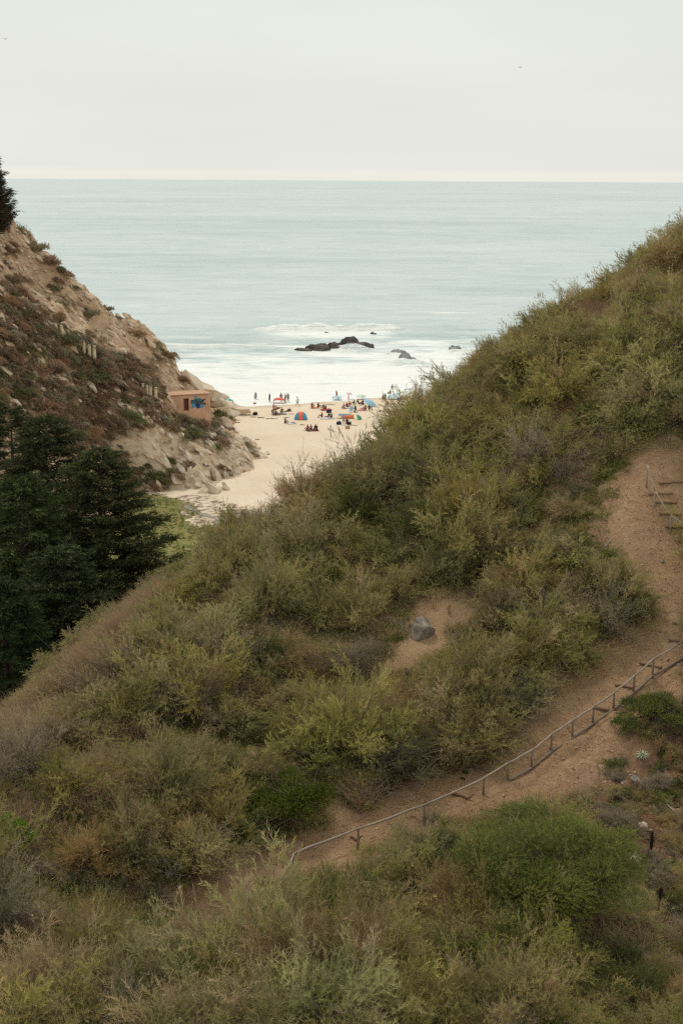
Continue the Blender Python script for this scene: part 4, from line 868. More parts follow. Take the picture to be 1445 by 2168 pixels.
# golden dry stalks
def stalks(u, v, n, h, label, colr=(0.46, 0.33, 0.15)):
    p = hit(u, v); rr = np.random.default_rng(int(u)); mb = MB()
    for _ in range(n):
        a = rr.uniform(0, 6.28); e = np.array([math.cos(a), math.sin(a), 0]) * rr.uniform(0.02, 0.3) * h; b = e * 0.4
        top = np.array([e[0], e[1], h * rr.uniform(0.6, 1.1)]); mb.tube([b - [0, 0, .1], (b + top) / 2 + rr.normal(size=3) * .02, top], [0.014, 0.02, 0.006], 4)
        for k in range(7):
            t = rr.uniform(0.35, 1); q = b * (1 - t) + top * t; mb.tube([q, q + rr.normal(size=3) * 0.05 + [0, 0, .05]], [0.014, 0.004], 3, cap=False)
    o = mb.build('dry_stalks', plain('golden_stalk', colr + (1,), 0.9, 0.25, 9)); o.location = p; return props(o, label, 'dry plant')
stalks(1292, 1325, 16, 0.85, 'cluster of golden dry seed stalks beside the vivid green shrubs'); stalks(916, 1290, 6, 0.7, 'few golden stalks standing just above the grey boulder')
stalks(950, 1300, 9, 0.6, 'thin golden stalks on the sandy patch right of the boulder'); stalks(1388, 1600, 12, 0.9, 'brown dry stalks above the pale rosette plant', (0.30, 0.18, 0.09)); stalks(1415, 1625, 8, 0.8, 'reddish dry stalks at the right of the pale rosette plant', (0.28, 0.15, 0.08))

# pale rosettes and flower spikes
ROS = plain('silver_green_leaf', (0.36, 0.38, 0.25, 1), 0.6, 0.15, 10); ROSG = plain('grey_dead_leaf', (0.33, 0.30, 0.23, 1), 0.8, 0.2, 10)
def rosette(u, v, R, n, mat, label, droop=0.35):
    p = hit(u, v); rr = np.random.default_rng(int(u + v)); root = empty('rosette_plant', (p[0], p[1], p[2] + 0.1 * R)); 
    for i in range(n):
        a = i * 2.39996; el_ = math.radians(75 - 75 * math.sqrt(i / n) + rr.normal() * 5); d = np.array([math.cos(a) * math.cos(el_), math.sin(a) * math.cos(el_), math.sin(el_)]); s = np.array([-math.sin(a), math.cos(a), 0]); L = R * rr.uniform(0.85, 1.1); w = R * 0.05
        pt = [d * L * t - np.array([0, 0, droop * L * t * t]) for t in (0.03, 0.5, 1)]; upv = np.cross(s, d) * w * 0.35
        V = [pt[0] - s * w, pt[0] - upv, pt[0] + s * w, pt[1] - s * w * .9, pt[1] - upv, pt[1] + s * w * .9, pt[2]]
        MB().add(V, [(0, 1, 4, 3), (1, 2, 5, 4), (3, 4, 6), (4, 5, 6)]).build('leaf', mat, root)
    return props(root, label, 'rosette plant')
rosette(1358, 1600, 0.46, 46, ROS, 'pale silver green spiky rosette plant on the brown bank')
rosette(1202, 1722, 0.45, 36, ROSG, 'greyish rosette plant peeping over top of the foreground bush')
rosette(1338, 1822, 0.62, 50, ROSG, 'large drooping grey rosette plant right of the foreground bush', 0.6)
rosette(1232, 1700, 0.22, 18, ROSG, 'little pale dead rosette on the bank above foreground bush')
def spike(u, v, h, label, lean):
    p = hit(u, v); root = empty('flower_spike', p); c = plain('dark_seed_head', (0.035, 0.022, 0.016, 1), 0.9, 0.2, 20)
    pts_ = [np.array([lean * (t ** 0.6), 0, h * t]) for t in (0, 0.2, 0.45, 0.6)]; MB().tube(pts_, [0.035, 0.03, 0.026, 0.022], 6).build('stem', plain('spike_stem', (0.13, 0.075, 0.045, 1), 0.9), root)
    mb = MB()
    for i in range(150):
        t = i / 150; a = i * 2.39996; rad = 0.085 * math.sin(math.pi * (0.12 + 0.8 * t)) ** 0.7; z0 = h * (0.5 + 0.5 * t); q = np.array([lean, 0, z0]); e = np.array([math.cos(a) * rad, math.sin(a) * rad, 0.04]) * random.uniform(0.7, 1.35); mb.tube([q, q + e * .6, q + e], [0.012, 0.02, 0.006], 4)
    mb.build('seed_head', c, root); return props(root, label, 'flower spike')
spike(1362, 1838, 1.55, 'tall dark seed spike on a curved stem against the red bank', 0.25)
spike(1392, 1930, 1.0, 'shorter dark seed spike lower right of the tall one', 0.06)

# grey boulder, small stones on the bank
p = hit(893, 1345); rock('boulder', rock_mesh('boulder', ROCK_GREY, 411, (0.78, 0.6, 0.85), 18, (0.5, 0.85), 4, 0.06), (p[0], p[1], p[2] + 0.18), 1.05, (0.1, 0.45, 0.3), 'grey lichened boulder on the sandy patch of the middle slope', 'boulder')
SM = rock_mesh('stone', ROCK_GREY, 420, (1, 0.8, 0.7), 12, (0.5, 0.85), 2); SP = rock_mesh('stone', ROCK_PALE, 421, (1, 0.8, 0.9), 12, (0.5, 0.85), 2)
for (u, v, s, me, lab) in ((1345, 1652, 0.3, SM, 'dark grey stone embedded in the bank below the rosette'), (1358, 1755, 0.3, SP, 'pale yellow stone on the red bank left of the flower spike'), (1318, 1662, 0.16, SM, 'small dark stone on bank left of the larger dark stone'), (1400, 1190, 0.16, SM, 'small stone on the wide dirt slope below the stairs'), (1438, 1410, 0.18, SM, 'small stone beside the path at right edge')):
    p = hit(u, v); rock('stone', me, p, s, (0.2, 0.3, u), lab, 'stone')
# fallen branches
def branch(pts, rad, label, mat=None):
    w = [hit(*q) + np.array([0, 0, dz]) for q, dz in pts]; c = w[0]; o = MB().tube([a - c for a in w], [rad * (1 - 0.6 * i / (len(w) - 1)) for i in range(len(w))], 5).build('fallen_branch', mat or plain('bleached_branch', (0.42, 0.38, 0.33, 1), 0.9, 0.2, 8)); o.location = c; props(o, label, 'branch')
branch([((1280, 1158), .02), ((1290, 1150), .08), ((1297, 1144), .12)], 0.03, 'short bleached branch lying at the shrub border of the dirt slope')
branch([((1408, 1705), .05), ((1425, 1722), .1), ((1447, 1742), .05)], 0.025, 'pale curved branch on the red bank at right edge')
branch([((1372, 1692), .05), ((1390, 1668), .12), ((1408, 1652), .12)], 0.022, 'thin grey branch below the small green sprigs on the bank')
branch([((1262, 1625), .10), ((1268, 1634), .05), ((1265, 1645), .07), ((1270, 1655), .02)], 0.03, 'pale bleached root on the brown bank below handrail', TWIG)

# ------------------------------------------------------------------ handrails and steps
PTIM = plain('post_timber', (0.20, 0.15, 0.115, 1), 0.9, 0.25, 10, 0.3)
rail = empty('handrail', hit(1022, 1684)); c0 = np.array(rail.location)
posts = [(621, 1852), (757, 1798), (897, 1747), (1022, 1684), (1073, 1655), (1124, 1627), (1165, 1594), (1210, 1563), (1253, 1534), (1297, 1504), (1339, 1472), (1380, 1438), (1452, 1388), (1500, 1352)]
tops = []; bots = []
gb = np.array([hit(u, v) for u, v in posts]); gz = gb[:, 2].copy()
for _ in range(2): gz[1:-1] = 0.25 * gz[:-2] + 0.5 * gz[1:-1] + 0.25 * gz[2:]
for i in range(len(posts)):
    b = gb[i]; t = np.array([b[0] + random.uniform(-.02, .02), b[1] + random.uniform(-.02, .02), gz[i] + 0.84 + random.uniform(-.015, .015)]); tops.append(t); bots.append(np.array([b[0], b[1], gz[i]]))
    MB().tube([b - c0 - [0, 0, 0.25], t - c0 + [0, 0, 0.01]], [0.056, 0.052], 8).build('post', PTIM, rail, True)
def bent(a, b, n=5, sag=0.02, jit=0.012):
    out = []
    for k in range(n + 1):
        f = k / n; q = a * (1 - f) + b * f; q = q + np.array([0, 0, -sag * math.sin(math.pi * f)]) + (RNG.normal(size=3) * jit if 0 < k < n else 0); out.append(q)
    return out
end = hit(612, 1862) + np.array([0, 0, 0.6])
MB().tube([end - c0 - [0.12, 0, 0.3], end - c0, tops[0] - c0 + [0, 0, 0.04]], [0.045, 0.05, 0.05], 8).build('top_rail', TIMBER, rail, True)
for i in range(len(tops) - 1):
    MB().tube([q - c0 + [0, 0, 0.05] for q in bent(tops[i], tops[i + 1], 4, 0.012, 0.012)], [random.uniform(0.043, 0.062) for _ in range(5)], 8).build('top_rail', TIMBER, rail, True)
for i in range(3, len(bots) - 1):
    MB().tube([q - c0 + [0.0, -0.08, 0.02] for q in bent(bots[i], bots[i + 1], 4, 0.0, 0.008)], 0.065, 8).build('edge_log', PTIM, rail, True)
props(rail, 'long weathered pole handrail climbing beside the lower dirt path', 'handrail')
r2 = empty('handrail', hit(1384, 1077)); c0 = np.array(r2.location); tp = []
for (u, v), h in (((1367, 1034), 1.25), ((1384, 1077), 0.92), ((1417, 1132), 0.95), ((1470, 1160), 0.95)):
    b = hit(u, v); t = b + np.array([0, 0, h]); tp.append(t); MB().tube([b - c0 - [0, 0, .25], t - c0], [0.055, 0.048], 8).build('post', TIMBER, r2, True)
for i in range(3): MB().tube([q - c0 + [0, 0, 0.03] for q in bent(tp[i], tp[i + 1], 5, 0.10)], 0.05, 8).build('top_rail', TIMBER, r2, True)
props(r2, 'short sagging pole handrail beside the upper stairs at right edge', 'handrail')
def step(a, b, label, h=0.13):
    p, q = hit(*a), hit(*b); z = (p[2] + q[2]) / 2 + 0.08; c = (p + q) / 2; d = q - p; ln = math.hypot(d[0], d[1]); rz = math.atan2(d[1], d[0])
    mb = MB(); mb.tube([(-ln / 2, 0, (p[2] - c[2]) * 0.7), (0, 0.02, 0.01), (ln / 2, 0, (q[2] - c[2]) * 0.7)], [h * 0.62] * 3, 8)
    mb.box((0, 0.22, -0.02), (ln * 0.96, 0.4, 0.10), None)
    o = mb.build('timber_step', STEP, None, False); o.location = (c[0], c[1], z); o.rotation_euler = (0, 0, rz); props(o, label, 'step', 'timber steps of the trail')
UPS = ['topmost timber step of the upper stairs', 'second timber step from the top of the upper stairs', 'third timber step down, touching the second handrail post', 'fourth timber step from the top of the upper stairs', 'fifth timber step, at foot of the third handrail post', 'lowest timber step of the upper stairs at right edge']
for lab, (a, b) in zip(UPS, (((1394, 1029), (1462, 1023)), ((1371, 1050), (1422, 1049)), ((1386, 1070), (1431, 1069)), ((1394, 1093), (1440, 1093)), ((1406, 1119), (1462, 1120)), ((1426, 1149), (1470, 1150)))): step(a, b, lab)
for lab, (a, b) in zip(('timber step at the stair bend by the right edge, upper one', 'timber step at the stair bend by the right edge, lower one', 'timber step highest along the long handrail', 'second timber step along the long handrail from the right', 'third timber step along the long handrail from the right', 'timber step alone on the lower path near the grey dead grass', 'timber step end poking out under the handrail lower left'),
        (((1422, 1322), (1465, 1327)), ((1413, 1358), (1465, 1364)), ((1353, 1408), (1398, 1418)), ((1301, 1452), (1339, 1461)), ((1256, 1501), (1287, 1507)), ((952, 1681), (992, 1695)), ((742, 1775), (756, 1783)))): step(a, b, lab)
# thin white posts
WP = plain('white_post_paint', (0.62, 0.58, 0.5, 1), 0.7, 0.1, 8)
p = hit(43, 1790); o = MB().tube([(0, 0, -.3), (0, 0, 0.45), (0, 0, 0.75)], [0.045, 0.045, 0.03], 8).build('marker_post', WP, None, True); o.location = p; props(o, 'thin white post beside the lime green bush at left edge', 'post')
p = hit(438, 1165); q = at_y(438, 1145, 92); o = MB().tube([(0, 0, -1.5), (0, 0, 0.3), (0, 0, 0.6)], [0.06, 0.06, 0.04], 8).build('marker_post', WP, None, True); o.location = p; o.location.z += 0.3; props(o, 'small white post on crest of the spur below the creek', 'post')

# ------------------------------------------------------------------ cypress trees
CYP = [((0.052, 0.066, 0.028), 5), ((0.076, 0.092, 0.036), 3), ((0.125, 0.135, 0.056), 2), ((0.034, 0.042, 0.021), 3), ((0.10, 0.075, 0.045), 0.5)]
def cypress(base, H, R, seed, label, nlimb=110, name='cypress_tree', pal=CYP, low=0.04, lean=(0, 0), rise0=0.0, shape=0.58, bl=0.22, bw=0.06):
    r = np.random.default_rng(seed); root = empty(name, base)
    tr = MB(); tr.tube([(lean[0] * t * t, lean[1] * t * t, H * t - 0.4) for t in (0, .2, .45, .7, .97)], [R * .075, R * .06, R * .045, R * .026, R * .006], 8); tr.build('trunk', BARK, root, True)
    P = []; D = []; L = []; lm = MB()
    for i in range(nlimb):
        f = low + (1 - low) * ((i + r.random()) / nlimb) ** 0.9; a = i * 2.39996 + r.normal() * 0.3
        ln = R * ((1 - f) ** shape * r.uniform(0.65, 1.15) + 0.05); z0 = H * f; d = np.array([math.cos(a), math.sin(a), 0.0]); s = np.array([-d[1], d[0], 0])
        rise = rise0 + r.uniform(0.0, 0.30) - 0.08 * (1 - f); o0 = np.array([lean[0] * f * f, lean[1] * f * f, z0])
        pt = lambda t: o0 + d * ln * t + np.array([0, 0, ln * (rise * t + 0.16 * t ** 3 - 0.10 * t)]) + s * ln * 0.12 * math.sin(3 * t + i)
        lm.tube([pt(t) for t in (0, .35, .7, 1)], [0.03 + .008 * ln, 0.02 + .005 * ln, .015, .006], 4, cap=False)
        n = int(20 + 17 * ln)
        for t in r.uniform(0.22, 1.0, n):
            P.append(pt(t) + r.normal(size=3) * np.array([.12, .12, .07])); sg = r.choice([-1, 1]); D.append(d * r.uniform(0.5, 1.1) + s * sg * r.uniform(0.2, 1.0) + np.array([0, 0, r.uniform(-0.1, 0.35)])); L.append(r.uniform(0.45, 1.0) * (0.55 + 0.25 * ln ** 0.5))
    lm.build('limbs', BARK, root)
    P = np.array(P); D = norm(np.array(D)); V, si = blades(P, D, np.array(L), 9, bl, bw * 1.12, r, 0.1, 0.55)
    T = pal_pick(pal, len(P), r)[si] * TIPF ** 1.6
    link('crown', np_mesh('crown', V, np.arange(len(V)).reshape(-1, 3), [FOLD], None, T), root)
    return props(root, label, 'tree')
def tree_base(u, Y): 
    x = (u - 722.5) / F * math.hypot(Y, 22); return np.array([x, Y, max(float(beach_z(x, Y)), float(hill_z(x, Y))) - 0.2])
def cy(u, vt, Y, R, seed, label, **k):
    b = tree_base(u, Y); top = at_y(u, vt, Y)[2]; return cypress(b, top - b[2], R, seed, label, **k)
cy(212, 955, 96, 7.2, 1, 'dark green cypress with pointed top, rightmost of the ravine trees', nlimb=200)
cy(100, 885, 103, 6.8, 2, 'dark green cypress behind the rightmost one in the ravine', nlimb=190)
cy(28, 862, 108, 6.2, 3, 'tall dark cypress at left edge of the ravine, farthest back', nlimb=120)
cy(50, 1010, 92, 6.2, 4, 'dark cypress in front at left edge of the ravine', nlimb=150)
cy(-90, 900, 100, 6.0, 5, 'dark cypress cut off by the left edge of the picture', nlimb=60)
cy(130, 1160, 87, 5.0, 6, 'low dark cypress behind the red grass crest of the spur', nlimb=110)
cy(5, 1230, 80, 4.0, 7, 'small dark green conifer low at the left edge above the spur', nlimb=100, pal=[((0.04, 0.055, 0.026), 4), ((0.06, 0.078, 0.032), 2)])
cb = oncliff(-2, 500); cypress((cb[0] - 1.2, cb[1], cb[2] - 0.5), 11.5, 3.4, 8, 'dark brown green evergreen on the cliff top at left edge', nlimb=260, name='evergreen_tree', pal=[((0.06, 0.055, 0.032), 4), ((0.085, 0.068, 0.045), 3), ((0.04, 0.045, 0.028), 3)], low=0.02, shape=0.75, rise0=0.55)

# ------------------------------------------------------------------ cliff plants
CSH = [shrub_mesh('cliff_shrub', 600 + i, 0.9, 0.75, 9, 60, 8, br(pl_, 1.6), L=(0.2, 0.5), bl=0.13, bw=0.04, stems=False, whips=0, lobe=(0.22, 0.55)) for i, pl_ in enumerate((
    [((0.18, 0.13, 0.085), 4), ((0.205, 0.125, 0.078), 3), ((0.16, 0.13, 0.08), 2)], [((0.17, 0.155, 0.10), 4), ((0.22, 0.19, 0.13), 2), ((0.18, 0.13, 0.085), 2)],
    [((0.12, 0.12, 0.055), 4), ((0.16, 0.145, 0.07), 2)], [((0.22, 0.14, 0.085), 4), ((0.19, 0.13, 0.085), 3)]))]
CN = ['dark red brown low shrub', 'grey brown low shrub', 'olive low shrub', 'light brown low shrub']
rc = np.random.default_rng(9); n_c = 0; tries = 0; pc = []
while n_c < 292 and tries < 9000:
    tries += 1; u, v = rc.uniform(-10, 500), rc.uniform(500, 1050); uvp = np.array([u, v])
    inv = in_poly(uvp, VEGP) or in_poly(uvp, VEG2)
    if not inv and rc.random() < 0.9: continue
    if in_poly(uvp, [(345, 810), (465, 820), (465, 890), (400, 890), (345, 870)]) or in_poly(uvp, [(-10, 900), (120, 900), (230, 980), (300, 1060), (-10, 1060)]): continue
    w = oncliff(u, v)
    if w[2] < 0.4 or w[1] > 240: continue
    s = rc.uniform(0.3, 1.25)
    if any((w[0] - a) ** 2 + (w[1] - b) ** 2 < (0.38 * (s + c)) ** 2 for a, b, c in pc): continue
    pc.append((w[0], w[1], s)); n_c += 1; k = rc.choice(4, p=[.4, .27, .15, .18] if not in_poly(uvp, VEG2) else [.2, .1, .3, .4])
    z_ = 'in the scrub on the left cliff' if in_poly(uvp, VEGP) else ('near the cliff foot above the meadow' if inv else 'on the bare rock of the left cliff')
    o = link('cliff_shrub', CSH[k]); o.matrix_world = Matrix.Translation(w) @ Matrix.Rotation(0.45, 4, Vector((0.3, 1, 0)).normalized()) @ Matrix.Rotation(rc.uniform(0, 6), 4, 'Z') @ Matrix.Diagonal((s * rc.uniform(0.8, 1.5), s * rc.uniform(0.8, 1.3), s * rc.uniform(0.6, 1.1), 1))
    props(o, CN[k] + ' ' + near_cliff(u, v)[0], 'shrub', 'cliff shrubs near ' + near_cliff(u, v)[1])
for (u, v, s, k, lab) in ((82, 540, 1.5, 1, 'rounded grey green shrub on the cliff skyline, upper of two'), (108, 572, 1.6, 0, 'brown shrub on the cliff skyline just below another'), (115, 620, 0.8, 2, 'small green shrub on the bare tan slope of the cliff'),
        (465, 890, 1.3, 2, 'green shrub at the foot of the pink wall corner'), (190, 680, 1.4, 1, 'grey shrub beside the middle balusters on the cliff'), (228, 665, 1.0, 1, 'grey brown shrub near the cliff skyline')):
    w = oncliff(u, v); o = link('cliff_shrub', CSH[k]); o.location = w; o.scale = (s, s, s * 1.1); props(o, lab, 'shrub')

# rubble and low scrub that cover the cliff too thickly to count
r = np.random.default_rng(61); RV = []; RF = []; nrub = 0
ico = rock_mesh('rubble', ROCK_TAN, 900, (1, 1, 1), 8, (0.5, 0.85), 1, 0.1); iv = np.array([v_.co[:] for v_ in ico.vertices]); itf = np.array([list(p_.vertices) for p_ in ico.polygons]); bpy.data.meshes.remove(ico)
CP = []; mi_ = []
x = r.uniform(-62, -6, 60000); y = r.uniform(150, 232, 60000); z = cliff_z(x, y); uvq, _w = project(np.stack([x, y, z], -1))
ins = (uvq[:, 0] > -20) & (uvq[:, 0] < 575) & (z > 0.2)
low = in_poly(uvq, PALP); veg_ = in_poly(uvq, VEGP) | in_poly(uvq, VEG2)
clump = fbm(np.stack([x, y, z], -1) * 0.22, 63, 3)
house = in_poly(uvq, [(350, 815), (455, 825), (455, 895), (350, 880)])
pick = np.where(ins & ~house & ((clump > 0.02) | (r.random(len(x)) < 0.15)))[0][:3600]
for k in pick:
    sc_ = r.uniform(0.12, 0.5) * (1.25 if low[k] else 1.0) * np.array([r.uniform(0.8, 1.8), r.uniform(0.6, 1.1), r.uniform(0.5, 0.9)])
    R_ = np.array(Euler((r.uniform(-.4, .4), 0.75 + r.uniform(-.3, .3), r.uniform(-.8, .8))).to_matrix())
    V = (iv * r.uniform(0.75, 1.25, (len(iv), 1)) * sc_) @ R_.T + np.array([x[k], y[k], z[k] + 0.04]); RF.append(itf + len(RV) * len(iv)); RV.append(V); mi_.append(np.full(len(itf), 1 if low[k] or r.random() < 0.35 else 0))
props(link('cliff_rubble', np_mesh('cliff_rubble', np.concatenate(RV), np.concatenate(RF), [ROCK_TAN, ROCK_PALE], np.concatenate(mi_))), 'small angular rubble strewn all over the left cliff', 'rubble', kind='stuff')
ctc = bpy.data.collections.new('cliff_tufts')
for i, pl_ in enumerate((br([((0.18, 0.125, 0.08), 4), ((0.21, 0.115, 0.07), 3)], 1.4), br([((0.18, 0.155, 0.10), 4), ((0.22, 0.19, 0.13), 2)], 1.3), br([((0.14, 0.135, 0.06), 4), ((0.10, 0.10, 0.05), 2)], 1.3), br([((0.24, 0.145, 0.085), 4), ((0.20, 0.14, 0.09), 3)], 1.3))):
    n_ = 26; P = r.normal(size=(n_, 3)) * np.array([0.32, 0.32, 0.0]) - np.array([0, 0, 0.1]); D = norm(r.normal(size=(n_, 3)) * 0.8 + np.array([0, 0, 1.0]))
    V, si = blades(P, D, r.uniform(0.3, 0.75, n_), 8, 0.16, 0.04, r); ctc.objects.link(bpy.data.objects.new('cliff_tuft', np_mesh('cliff_tuft', V, np.arange(len(V)).reshape(-1, 3), [FOL], None, pal_pick(pl_, n_, r)[si] * TIPF)))
pk = np.where(ins & ~house & veg_ & (clump < 0.10 + 0.2 * r.random(len(x))))[0][3600:9600]; pk2 = np.where(ins & ~house & ~veg_ & (clump < -0.32))[0][:500]; pk = np.concatenate([pk, pk2])
P = np.stack([x, y, z], -1)[pk]; pm = bpy.data.meshes.new('cliff_scrub'); pm.from_pydata([tuple(q) for q in P], [], [])
q_ = fbm(P * 0.16, 67, 3) + r.normal(size=len(P)) * 0.13; a_ = pm.attributes.new('kidx', 'INT', 'POINT'); a_.data.foreach_set('value', np.where(q_ > 0.2, 3, np.where(q_ > 0, 0, np.where(q_ > -0.2, 1, 2))).astype(np.int32))
ng2 = ng.copy()
for n_ in ng2.nodes:
    if n_.bl_idname == 'GeometryNodeCollectionInfo': n_.inputs['Collection'].default_value = ctc
cs_ = link('cliff_scrub', pm); cs_.modifiers.new('scatter', 'NODES').node_group = ng2; props(cs_, 'low red brown and grey scrub matted over the left cliff', 'scrub', kind='stuff')

# meadow grass
r = np.random.default_rng(31); N = 5200; x = r.uniform(-32, -4, N); y = r.uniform(96, 172, N); z = beach_z(x, y)
uvg, wg = project(np.stack([x, y, z], -1)); ok = in_poly(uvg, GRASSP) & (uvg[:, 0] > 180)
V, Tn, col = grass_geo(r, np.stack([x, y, z], -1)[ok], 10, 0.32, 0.035, [((0.13, 0.15, 0.04), 4), ((0.21, 0.20, 0.065), 3), ((0.26, 0.20, 0.08), 2), ((0.09, 0.11, 0.035), 2)], 0.7, 0.4)
props(link('meadow_grass', np_mesh('meadow_grass', V, Tn, [FOL], None, col)), 'short green and yellow grass of the meadow by the creek', 'grass', kind='stuff')

# ------------------------------------------------------------------ pink wall with mural, balustrades on the cliff
PINK = plain('pink_plaster', (0.66, 0.405, 0.26, 1), 0.85, 0.28, 0.7); PINKD = plain('pink_coping', (0.50, 0.31, 0.20, 1), 0.85, 0.1, 1.0); DOOR = plain('brown_door_paint', (0.13, 0.05, 0.035, 1), 0.7, 0.15, 2)
A = at_y(362, 846, 199); B = at_y(441, 852, 201); ht = 2.6
wall = empty('pink_building', (A[0], A[1], 0)); wd = B - A; ln = math.hypot(wd[0], wd[1]); ang = math.atan2(wd[1], wd[0]); wall.rotation_euler = (0, 0, ang)
ztop = A[2] + 0.55; zb = ztop - 5.5
pan = MB()
pan.box((ln * 0.17, 0.15, (ztop + zb) / 2), (ln * 0.34, 0.3, ztop - zb)); pan.box((ln * 0.735, 0.15, (ztop + zb) / 2), (ln * 0.53, 0.3, ztop - zb)); pan.box((ln * 0.405, 0.15, ztop - 0.25), (ln * 0.128, 0.3, 0.5)); pan.box((ln * 0.405, 0.15, (ztop - 2.25 + zb) / 2), (ln * 0.128, 0.3, ztop - 2.25 - zb))
pan.build('front_wall', PINK, wall)
MB().box((ln * 0.405, 0.2, ztop - 1.375), (ln * 0.125, 0.1, 1.74)).build('door', DOOR, wall)
MB().box((ln + 0.14, 1.55, (ztop + zb) / 2 - 0.15), (0.28, 3.1, ztop - zb - 0.3)).build('side_wall', PINK, wall)
MB().box((ln * 0.5 + 0.05, 1.5, ztop + 0.06), (ln + 0.45, 3.4, 0.12)).build('roof', PINKD, wall)
for x_ in (ln * 0.405 - ln * 0.072, ln * 0.405 + ln * 0.072): MB().box((x_, -0.02, ztop - 1.375), (0.09, 0.06, 1.78)).build('door_frame', PINKD, wall)
# mural: overlapping painted blobs, each a thin coat on the plaster
MC = [plain('mural_' + n, c + (1,), 0.7, 0.25, 5) for n, c in (('teal', (0.05, 0.20, 0.26)), ('blue', (0.04, 0.07, 0.24)), ('green', (0.07, 0.12, 0.05)), ('navy', (0.03, 0.035, 0.08)), ('sky', (0.12, 0.33, 0.46)), ('violet', (0.12, 0.06, 0.30)))]
rm = np.random.default_rng(3)
for i, (mx_, mz, rad, k) in enumerate(((0.70, -1.25, 0.62, 3), (0.60, -1.15, 0.42, 0), (0.80, -1.2, 0.42, 2), (0.68, -0.85, 0.36, 2), (0.60, -1.6, 0.34, 4), (0.72, -1.75, 0.32, 1), (0.83, -1.7, 0.30, 4), (0.66, -0.45, 0.26, 4), (0.78, -0.75, 0.24, 0), (0.56, -0.9, 0.2, 1), (0.85, -0.9, 0.2, 3), (0.74, -1.3, 0.2, 5), (0.90, -1.35, 0.16, 3), (0.90, -0.75, 0.12, 3))):
    n_ = 14; y_ = -0.004 - 0.003 * i; V = [(ln * mx_ + math.cos(a) * rad * f, y_, ztop + mz + math.sin(a) * rad * f) for a, f in ((2 * math.pi * q / n_, rm.uniform(0.72, 1.15)) for q in range(n_))]
    MB().add(V, [tuple(range(n_))]).build('mural_patch', MC[k], wall)
props(wall, 'small pink plastered building with brown door and blue mural on the cliff', 'building')

CREAM = plain('cream_baluster', (0.66, 0.55, 0.36, 1), 0.8, 0.1, 3); IRON = plain('rail_iron', (0.10, 0.08, 0.06, 1), 0.8, 0.2, 3)
for ps, rl, lab in ((((119, 702), (131, 704)), ((112, 676), (136, 694), (186, 728)), 'pair of cream balusters highest on the cliff stair'), (((178, 736), (190, 745), (200, 748)), ((176, 724), (208, 745), (262, 783)), 'three cream balusters in the middle of the cliff stair'),
        (((303, 828), (312, 831), (319, 833), (330, 836)), ((272, 788), (300, 812), (334, 828), (362, 856)), 'four short cream balusters just above the pink building')):
    w0_ = oncliff(*ps[0]); rt = empty('balustrade', w0_); Yb = w0_[1] - 0.6
    for (u, v) in ps:
        b = at_y(u, v, Yb); t = at_y(u, v - 16, Yb); hgt = t[2] - b[2]; mb = MB()
        mb.tube([b - w0_ - [0, 0, 0.8], b - w0_, b - w0_ + [0, 0, hgt * .12], b - w0_ + [0, 0, hgt * .5], b - w0_ + [0, 0, hgt * .9], b - w0_ + [0, 0, hgt]], [0.24, 0.24, 0.19, 0.23, 0.18, 0.22], 8)
        mb.build('baluster', CREAM, rt, True)
    MB().tube([at_y(u, v - 4, Yb - 0.15) - w0_ for u, v in rl], 0.05, 5).build('rail', IRON, rt)
    props(rt, lab, 'balustrade', 'balustrades of the cliff stair')

# ------------------------------------------------------------------ people
def cmat(cache={}, **k): pass
_mats = {}
def pc_(name, rgb, rough=0.8):
    if name not in _mats: _mats[name] = plain(name, rgb + (1,), rough, 0.12, 7)
    return _mats[name]
CLOTH = {'black': (0.02, 0.02, 0.025), 'navy': (0.02, 0.03, 0.09), 'blue': (0.04, 0.10, 0.32), 'white': (0.72, 0.70, 0.68), 'grey': (0.24, 0.25, 0.27), 'red': (0.50, 0.05, 0.04), 'maroon': (0.16, 0.03, 0.06), 'olive': (0.24, 0.20, 0.04), 'teal': (0.03, 0.22, 0.20),
         'purple': (0.14, 0.04, 0.16), 'pink': (0.62, 0.30, 0.30), 'brown': (0.13, 0.07, 0.04), 'sky': (0.25, 0.48, 0.62), 'green': (0.10, 0.26, 0.10), 'orange': (0.62, 0.20, 0.06), 'skin': (0.40, 0.22, 0.15), 'tan': (0.30, 0.16, 0.10), 'khaki': (0.32, 0.25, 0.15)}
def cm_(c): return pc_('cloth_' + c if c not in ('skin', 'tan') else 'skin_' + c, CLOTH[c])
HAIR = pc_('hair_dark', (0.025, 0.018, 0.014)); 
